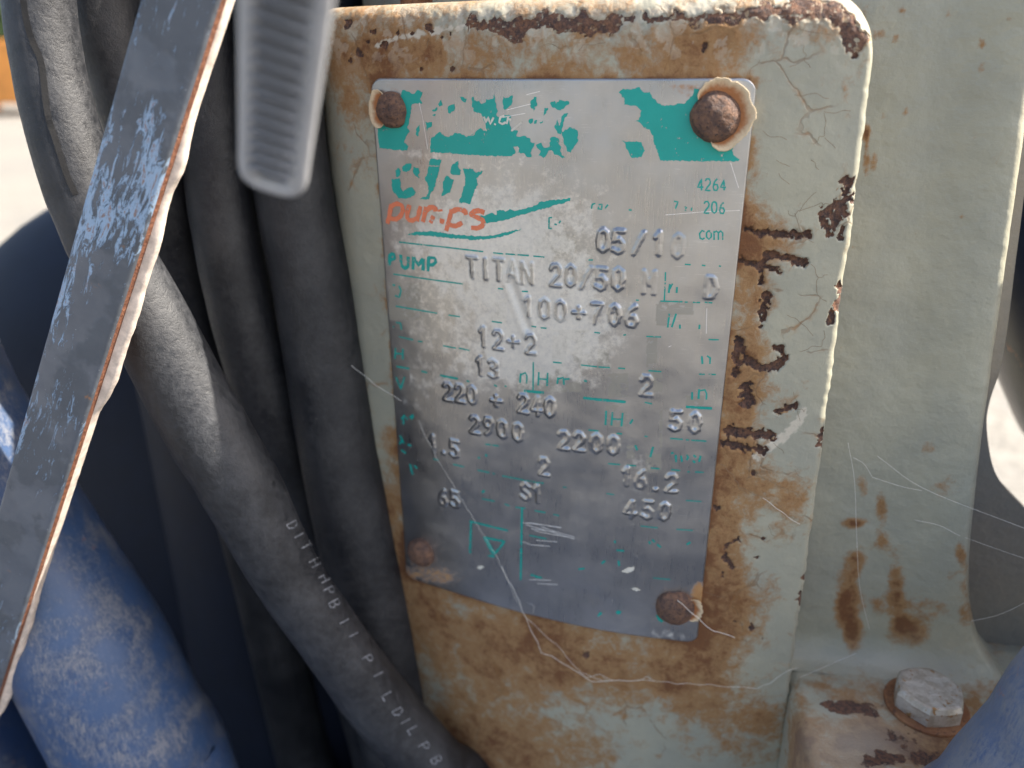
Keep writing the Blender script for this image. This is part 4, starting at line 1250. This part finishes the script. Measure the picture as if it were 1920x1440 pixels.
def decal(name, o, lines, w, material, off=0.12):
    V, Fc = [], []
    for pts in lines:
        D = []
        for a, b in zip(pts[:-1], pts[1:]):
            n_ = max(1, int(math.hypot(b[0] - a[0], b[1] - a[1]) / 5))
            D += [(a[0] + (b[0] - a[0]) * i / n_, a[1] + (b[1] - a[1]) * i / n_) for i in range(n_)]
        D.append(pts[-1])
        hits = [h for h in on_mesh(o, D) if h is not None]
        if len(hits) < 2:
            continue
        b0 = len(V)
        for i, (c, nrm) in enumerate(hits):
            a_, b_ = hits[max(0, i - 1)][0], hits[min(len(hits) - 1, i + 1)][0]
            t = (b_ - a_).normalized()
            sd = t.cross(nrm).normalized()
            for s in (-1, 1):
                V.append(np.array(c * 1000 + sd * s * w / 2 + nrm * off))
        for i in range(len(hits) - 1):
            Fc.append((b0 + 2 * i, b0 + 2 * i + 1, b0 + 2 * i + 3, b0 + 2 * i + 2))
    return mesh_obj(name, V, Fc, material, o, smooth=False)


def path_glyph(ch, cx, cy, hx, adv):
    """letter whose up vector in the picture is hx and whose reading direction is adv"""
    return [[(cx + (u - .5) * adv[0] + (v - .5) * hx[0], cy + (u - .5) * adv[1] + (v - .5) * hx[1]) for u, v in l] for l in STROKE[ch]]


for ch, cx, cy in [('D', 548, 985), ('T', 573, 1024), ('I', 560, 1004), ('P', 617, 1108), ('I', 662, 1190), ('D', 746, 1335), ('I', 760, 1352), ('H', 590, 1055), ('H', 608, 1084), ('B', 627, 1132), ('I', 645, 1165), ('P', 689, 1236), ('I', 709, 1264), ('L', 727, 1306), ('L', 775, 1370), ('P', 795, 1400), ('B', 818, 1425)]:
    decal('printed_letter', ha, path_glyph(ch, cx, cy, (17, -9), (7, 12)), 0.42, MAT['print_white'])
decal('surface_crack', ha, smooth_path([(44, 0), (50, 40), (62, 80), (74, 110), (66, 120), (80, 140), (84, 180), (90, 220), (100, 250), (112, 290), (125, 330), (140, 360)], 3) and
      [[tuple(p) for p in smooth_path([(44, 0), (50, 40), (62, 80), (76, 112), (82, 150), (86, 190), (92, 225), (102, 255), (114, 292), (127, 332), (142, 365)], 4)]], 1.3, m_plain('crack_black', (0.012, 0.012, 0.013), 0.9))

# ------------------------------------------------------------------ painted steel flat bar
YB = -27.0
tL, tR = atY(265, 0, YB), atY(428, 0, YB)
axis = atY(352 - 378, 1200, YB) - atY(352, 0, YB)
L0, R0 = atY(272, 0, YB), atY(411, 0, YB)
L1, R1 = atY(-142, 1200, YB), atY(34, 1180, YB)
ax = (R1 - R0)
ax /= np.linalg.norm(ax)
wd = (L0 - R0) - ax * ((L0 - R0) @ ax)
wd2 = (L1 - R0) - ax * ((L1 - R0) @ ax)
bw = np.linalg.norm(wd) * 1.08
wd /= np.linalg.norm(wd)
nrm = np.cross(ax, wd)
if nrm[1] > 0:
    nrm = -nrm
base_t = (DZ - R0[2]) / ax[2]
bar_base = R0 + ax * base_t
bar = thing('steel_bar', 'flat steel bar with grey paint flaked to pale blue, crossing the cables diagonally', 'steel bar', bar_base)
nl, nw = 700, 60
ts = np.linspace(-60, base_t - 8, nl)
rag = 6.5 * (fbm(ts * 0.05, ts * 0 + 2, 101, 3) - .45) + 0.12 * (vnoise(ts * .5, 0 * ts, 102) - .5)
ws = np.linspace(0, 1, nw)
Tg, Wg = np.meshgrid(ts, ws, indexing='ij')
hn = (fbm(Tg * .35, Wg * bw * .35, 103) - .5) * 0.12
bev = fil(Wg * bw, 1.0) * 0.8 + fil((1 - Wg) * bw, 0.8)
Pb = R0 + Tg[..., None] * ax + (Wg * bw - 0.0)[..., None] * wd + (hn - bev)[..., None] * nrm


def m_bar():
    g = NT('flaking_grey_paint')
    # local axes of the bar for streaks that run along it
    rotm = Matrix((Vector(wd), Vector(nrm), Vector(ax)))
    e = rotm.to_euler()  # turn into the bar's own frame
    v0 = g.nd('VectorRotate', {'Vector': g.co, 'Rotation': tuple(e)}, rotation_type='EULER_XYZ').outputs[0]
    v = g.nd('Mapping', {'Vector': v0, 'Scale': (620, 300, 130)}).outputs[0]
    a = g.noise(1.0, 7, 0.78, v, 0.8)
    big = g.noise(38, 3, 0.55)
    c = g.noise(500, 5, 0.7)
    zone = g.attr('chip')
    t = g.math('ADD', g.math('ADD', a, g.math('MULTIPLY', g.math('SUBTRACT', big, .5), .3)), zone)
    blue = g.rng(t, 0.60, 0.64)
    grey = g.mix(g.rng(g.noise(90, 4), 0.4, 0.6), (0.10, 0.115, 0.14), (0.13, 0.145, 0.17))
    rough_patch = g.rng(g.noise(60, 4), 0.5, 0.56)
    grey = g.mix(g.math('MULTIPLY', rough_patch, 0.5), grey, (0.075, 0.082, 0.09))
    col = g.mix(blue, grey, (0.30, 0.42, 0.57))
    rst = g.math('MULTIPLY', g.rng(g.math('ADD', a, g.math('MULTIPLY', zone, .6)), 0.64, 0.68), g.rng(c, 0.40, 0.52))
    col = g.mix(rst, col, (0.24, 0.16, 0.135))
    rs2 = g.math('MULTIPLY', g.rng(g.noise(110, 5, .7), .66, .72), 0.8)
    col = g.mix(rs2, col, (0.33, 0.16, 0.07))
    sp = g.rng(g.noise(1500, 3, .6), 0.71, 0.75)
    col = g.mix(sp, col, (0.7, 0.7, 0.7))
    h = g.math('ADD', g.math('MULTIPLY', blue, -1.2), g.math('ADD', g.math('MULTIPLY', c, g.math('ADD', 0.15, g.math('MULTIPLY', rough_patch, 0.7))), g.math('MULTIPLY', g.noise(1800, 3), .2)))
    return g.set(Base_Color=col, Roughness=g.fmix(rough_patch, 0.36, 0.6), Normal=g.bump(h, 0.6, 0.00025))


pbx, pby = project(Pb)
chip = 0.03 + gsum([(270, 230, 22, 70, .09), (235, 340, 60, 60, .06), (250, 420, 40, 60, .08), (170, 400, 30, 50, .08), (110, 580, 15, 60, .10), (30, 780, 20, 60, .12), (100, 780, 30, 50, .08), (80, 900, 40, 60, .04), (290, 330, 20, 60, .1), (150, 500, 30, 60, .06), (320, 40, 30, 60, .02), (130, 660, 60, 60, -.06), (260, 150, 60, 40, -.06),
             (200, 520, 40, 30, -0.04), (40, 1000, 80, 100, -.08)], pbx, pby) + 0.09 * np.exp(-((1 - Wg) * bw / 1.2)) - 0.02
mesh_obj('painted_face', Pb.reshape(-1, 3), grid_faces(nw, nl), m_bar(), bar, attrs={'chip': chip.ravel()})
# rusty arris, then the raw flame-cut edge
TH = 4.6
e0 = Pb[:, 0]
steps = [(0.0, 0.0), (-0.15, 0.5), (-0.25, 1.1), (-0.3, 1.5)]
Va = np.stack([e0 - wd * w_ * -1 - nrm * d_ for w_, d_ in [(0, 0), (-0.1, .5), (-0.2, 1.0), (-0.25, 1.45)]], 1)
mesh_obj('rusty_arris', Va.reshape(-1, 3), grid_faces(4, nl), m_rust('arris_rust', (0.17, 0.06, 0.03), (0.27, 0.11, 0.055), (0.10, 0.04, 0.025), 700), bar)
dd = np.array([0, .08, .3, .55, .8, 1.0])
prof = np.maximum(0.8 + rag, 0.1)[:, None] * np.array([0, .75, 1.0, .95, .8, .2])[None, :] + (fbm(ts[:, None] * 0.5 + 0 * dd, dd[None, :] * 3 + 0 * ts[:, None], 111) - .5) * 0.18
Ve = Va[:, -1][:, None, :] - wd * prof[..., None] * 1.0 - nrm * (dd * (TH - 1.45))[None, :, None]
mesh_obj('cut_edge', Ve.reshape(-1, 3), grid_faces(len(dd), nl), m_plain('raw_cut_edge', (0.66, 0.56, 0.48), 0.75, sc=350, var=0.2, bump=0.4), bar)
bk = np.stack([Pb[:, -1], Pb[:, -1] - nrm * TH, Ve[:, -1]], 1)
mesh_obj('back_face', bk.reshape(-1, 3), grid_faces(3, nl), MAT['rust'], bar, smooth=False)

# ------------------------------------------------------------------ grey cable tie tail near the lens
tie = thing('cable_tie', 'grey ribbed plastic strap end hanging in front of the cables', 'cable tie', atY(512, 345, -76))
A0, A1 = atY(556, -260, -96), atY(512, 342, -76)
dl_ = A1 - A0
ln = np.linalg.norm(dl_)
tz_ = dl_ / ln
e_l, e_r = atY(462, 300, -77), atY(563, 300, -77)
tw = np.linalg.norm(e_r - e_l)
tx = (e_r - e_l) / tw
tx = tx - tz_ * (tx @ tz_)
tx /= np.linalg.norm(tx)
ty = np.cross(tz_, tx)
if ty[1] > 0:
    ty = -ty
MAT['tie'] = m_plain('grey_nylon', (0.25, 0.255, 0.27), 0.38, sc=120, var=0.08)
MAT['tie2'] = m_plain('grey_nylon_rail', (0.40, 0.405, 0.42), 0.3, sc=120, var=0.06)
hw0, hw1 = tw * 0.62, tw * 0.5


def strap_pt(s, u, h):
    """s along 0..1, u across -1..1, h height towards the lens"""
    hw = hw0 + (hw1 - hw0) * s
    return A0 + tz_ * (s * ln) + tx * (u * hw) + ty * h


V = []
for s in np.linspace(0, 0.985, 30):
    for u, h in [(-0.95, -.4), (-0.95, .35), (0.95, .35), (0.95, -.4)]:
        V.append(strap_pt(s, u, h))
Fc = []
for i in range(29):
    for k_ in range(4):
        k2 = (k_ + 1) % 4
        Fc.append((i * 4 + k_, i * 4 + k2, i * 4 + 4 + k2, i * 4 + 4 + k_))
Fc += [(3, 2, 1, 0), (116, 117, 118, 119)]
mesh_obj('strap_web', V, Fc, m_plain('shaded_grey_nylon', (0.09, 0.092, 0.10), 0.5), tie, smooth=False)  # web darker than the teeth: groove shade painted into the colour
rail = [strap_pt(s, -0.86, .35) for s in np.linspace(0, 0.95, 12)] + [strap_pt(0.985, -0.74, .35), strap_pt(1.0, -0.4, .35), strap_pt(1.0, 0.4, .35), strap_pt(0.985, .74, .35)] + [strap_pt(s, 0.88, .35) for s in np.linspace(0.95, 0, 12)]
tube('side_rail', rail, [1.25] * 3, MAT['tie2'], tie, seg=14, n=4)
tube('strap_loop', [strap_pt(0.01, 0, 0), strap_pt(-0.25, 0, 0), np.array([28., -88, 72]), np.array([8., -30, 92]), np.array([-14., 20, 84]), np.array([-22., 40, 62])], hw0 * 0.95, MAT['tie'], tie, seg=16, n=8, flat=0.07)
nt_ = 19
for i in range(nt_):
    s = 0.03 + i * 0.92 / nt_
    V = [strap_pt(s, -.72, .3), strap_pt(s, .72, .3), strap_pt(s + .008, .72, 2.6), strap_pt(s + .008, -.72, 2.6), strap_pt(s + .030, .72, .3), strap_pt(s + .030, -.72, .3)]
    mesh_obj('tooth', V, [(0, 1, 2, 3), (3, 2, 4, 5), (0, 3, 5), (1, 4, 2)], MAT['tie'], tie, smooth=False)

# ------------------------------------------------------------------ blue hoses and casing
dirh = (0.5, 0.866)
hl = hose('blue_hose', [(-760, 900, 60, 250), (-560, 640, 36, 256), (-360, 540, 14, 260), (-190, 620, 4, 262), (-100, 780, 3, 264), (12, 976, 2, 268), (95, 1105, 0, 270), (173, 1230, -2, 272), (245, 1370, -4, 270), (313, 1500, -6, 266)], None, m_blue('scuffed_blue_hose', 0.065, (0.055, 0.10, 0.205), (0.034, 0.066, 0.145)),
          'scuffed bright blue hose with an orange mark beside the steel bar', 'hose', bump=0.008, top=False, tail=[(-30, -75, -290), (40, -130, DT + 5)])
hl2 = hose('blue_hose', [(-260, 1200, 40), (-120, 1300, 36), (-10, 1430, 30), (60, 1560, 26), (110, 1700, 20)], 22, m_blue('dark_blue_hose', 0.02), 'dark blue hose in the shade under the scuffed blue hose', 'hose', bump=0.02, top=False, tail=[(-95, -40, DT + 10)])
P9 = px_path([(2140, 1310, -42), (2010, 1440, -42), (1890, 1565, -42), (1760, 1690, -44)])
hr = tube('blue_hose', [np.array(q, float) for q in [(262, 20, 40), (250, 6, -20), (236, -6, -75), (215, -24, -115)]] + P9 + [np.array([80., -80, DT + 8])], 19, m_blue('dusty_blue_hose', 0.12, (0.12, 0.175, 0.30), (0.08, 0.125, 0.23), along=(0, math.radians(40), 0)), seg=32, n=10, bump=0.02)  # unseen upper bend is routed to shade the foot flange
tag(hr, 'sunlit dusty blue hose in front of the foot bolt', 'hose')
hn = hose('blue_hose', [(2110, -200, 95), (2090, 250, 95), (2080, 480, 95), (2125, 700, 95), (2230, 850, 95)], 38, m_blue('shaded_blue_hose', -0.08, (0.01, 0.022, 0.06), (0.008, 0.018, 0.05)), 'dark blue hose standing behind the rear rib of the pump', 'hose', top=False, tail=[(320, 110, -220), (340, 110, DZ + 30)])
ctr = atY(330, 830, 150)
V, Fc = [], []
for i in range(33):
    th = math.pi * i / 32
    for k_ in range(64):
        a = 2 * math.pi * k_ / 64
        V.append((ctr[0] + 150 * math.sin(th) * math.cos(a), 175 + 95 * math.sin(th) * math.sin(a), ctr[2] - 46 + 175 * math.cos(th)))
for i in range(32):
    for k_ in range(64):
        k2 = (k_ + 1) % 64
        Fc.append((i * 64 + k_, i * 64 + k2, (i + 1) * 64 + k2, (i + 1) * 64 + k_))
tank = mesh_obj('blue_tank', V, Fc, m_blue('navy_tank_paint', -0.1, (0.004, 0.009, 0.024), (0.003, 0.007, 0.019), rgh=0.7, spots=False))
gap_pipe = tube('gap_filler_pipe', [np.array([-88., 118, DZ]), np.array([-84., 118, -150]), np.array([-82., 118, 0]), np.array([-70., 122, 120])], 56, bpy.data.materials['navy_tank_paint'], seg=40)  # dark pipe added to close the bright gap between the cables
tag(gap_pipe, 'dark blue upright pipe added to darken the gap between the black cables', 'pipe')
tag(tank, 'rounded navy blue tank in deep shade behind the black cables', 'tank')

# ------------------------------------------------------------------ cobweb threads
webm = m_plain('web_silk', (0.80, 0.76, 0.68), 0.5, var=0.1)


def web(label, strands, Ys, r=0.07):
    P0 = atY(*strands[0][-1], Ys)
    o = thing('spider_web', label, 'spider web', P0)
    for st in strands:
        pts = [surf(x, y, -1.2) if Ys is None else atY(x, y, Ys + 0.8 * math.sin(i * 1.7)) for i, (x, y) in enumerate(st)]
        tube('strand', pts, r, webm, o, seg=5, n=5, bump=0.3)
    return o


def web_s(label, strands, r=0.07, lift=-1.3):
    o = thing('spider_web', label, 'spider web', surf(*strands[0][-1], lift))
    rs = np.random.RandomState(3)
    for q, st in enumerate(strands):
        st = [np.array(p, float) for p in st]
        fine = []
        for a, b in zip(st[:-1], st[1:]):
            n_ = max(2, int(np.linalg.norm(b - a) / 14))
            fine += [a + (b - a) * i / n_ + rs.randn(2) * 1.1 for i in range(n_)]
        fine.append(st[-1])
        tube('strand', [surf(x, y, lift) for x, y in fine], r * (1.6 if q in (1,) else 1.0), webm, o, seg=5, n=2, bump=0.4)
    return o


web_s('cobweb thread running down the plate and along its lower edge', [[(783, 787), (797, 818), (850, 912), (905, 1000), (940, 1060), (985, 1160), (1040, 1205), (1098, 1270)],
      [(940, 1060), (975, 1130), (1000, 1190), (1016, 1222), (1050, 1240), (1085, 1262), (1110, 1278), (1160, 1275), (1225, 1277)], [(1225, 1277), (1300, 1283), (1420, 1290), (1445, 1280), (1475, 1258), (1496, 1252)],
      [(1085, 1262), (1112, 1268), (1130, 1276)], [(1095, 1272), (1125, 1266), (1150, 1276)], [(1195, 1276), (1212, 1269), (1228, 1277)], [(990, 1130), (1003, 1138), (998, 1150)]], 0.042)
web_s('bright cobweb thread on the lower right rivet', [[(1268, 1125), (1295, 1148), (1312, 1162), (1336, 1181), (1355, 1189), (1378, 1196)]], 0.085, -3.2)
web_s('short cobweb thread on the stained pad beside the plate', [[(1428, 933), (1455, 953), (1470, 963), (1500, 983)]], 0.06)
web('cobweb spun across the wall above the foot bolt', [[(1590, 830), (1602, 900), (1606, 1000), (1612, 1100), (1630, 1180)], [(1600, 858), (1620, 870), (1636, 895)], [(1645, 855), (1730, 915), (1880, 975), (1960, 1005)],
    [(1636, 895), (1690, 912), (1728, 920)], [(1715, 975), (1760, 985), (1800, 1005)], [(1810, 1008), (1885, 1035), (1960, 1060)], [(1820, 1165), (1880, 1150), (1960, 1110)],
    [(1500, 1270), (1570, 1240), (1605, 1225)]], 4.0, 0.036)
web_s('slack cobweb thread from the upright cable to the plate edge', [[(640, 672), (690, 710), (730, 738), (752, 752)]], 0.06, -5)

# ------------------------------------------------------------------ far background on the left
far = atZ(2, 100, GZ)
dv = ray(4, 80)
dv = dv / np.linalg.norm(dv[:2])
B0 = CAM + dv * 14000
orange = thing('orange_skip', 'orange metal skip far off on the pale ground', 'skip', (B0[0], B0[1], GZ))
om = m_plain('orange_paint', (0.75, 0.30, 0.06), 0.5, sc=3)
box('skip_body', (B0[0] - 1400, B0[1] - 700, GZ + 150), (B0[0] + 1400, B0[1] + 700, GZ + 950), om, orange, bevel=40)
for s in (-1, 1):
    box('skid_runner', (B0[0] + s * 900 - 80, B0[1] - 650, GZ), (B0[0] + s * 900 + 80, B0[1] + 650, GZ + 149), om, orange)
C0 = CAM + dv * 26000
bush = thing('tree', 'green leafy tree far off behind the orange skip', 'tree', (C0[0], C0[1], GZ))
tube('trunk', [np.array([C0[0], C0[1], GZ]), np.array([C0[0] + 60, C0[1], GZ + 900]), np.array([C0[0], C0[1], GZ + 2400])], [220, 160, 90], m_plain('bark', (0.10, 0.07, 0.05), 0.9, sc=6), bush, seg=10)
rs = np.random.RandomState(12)
lv, lf = [], []
for i in range(6000):
    d = rs.randn(3)
    d /= np.linalg.norm(d)
    c = np.array([C0[0], C0[1], GZ + 2600]) + d * np.array([2600, 2200, 1900]) * rs.rand() ** 0.4
    a, b = rs.randn(3), rs.randn(3)
    a *= 130 / np.linalg.norm(a)
    b *= 80 / np.linalg.norm(b)
    k0 = len(lv)
    lv += [c - a, c + b, c + a, c - b]
    lf.append((k0, k0 + 1, k0 + 2, k0 + 3))
mesh_obj('crown', lv, lf, m_plain('leaf_green', (0.07, 0.12, 0.04), 0.6, sc=2, var=0.4), bush, smooth=False)
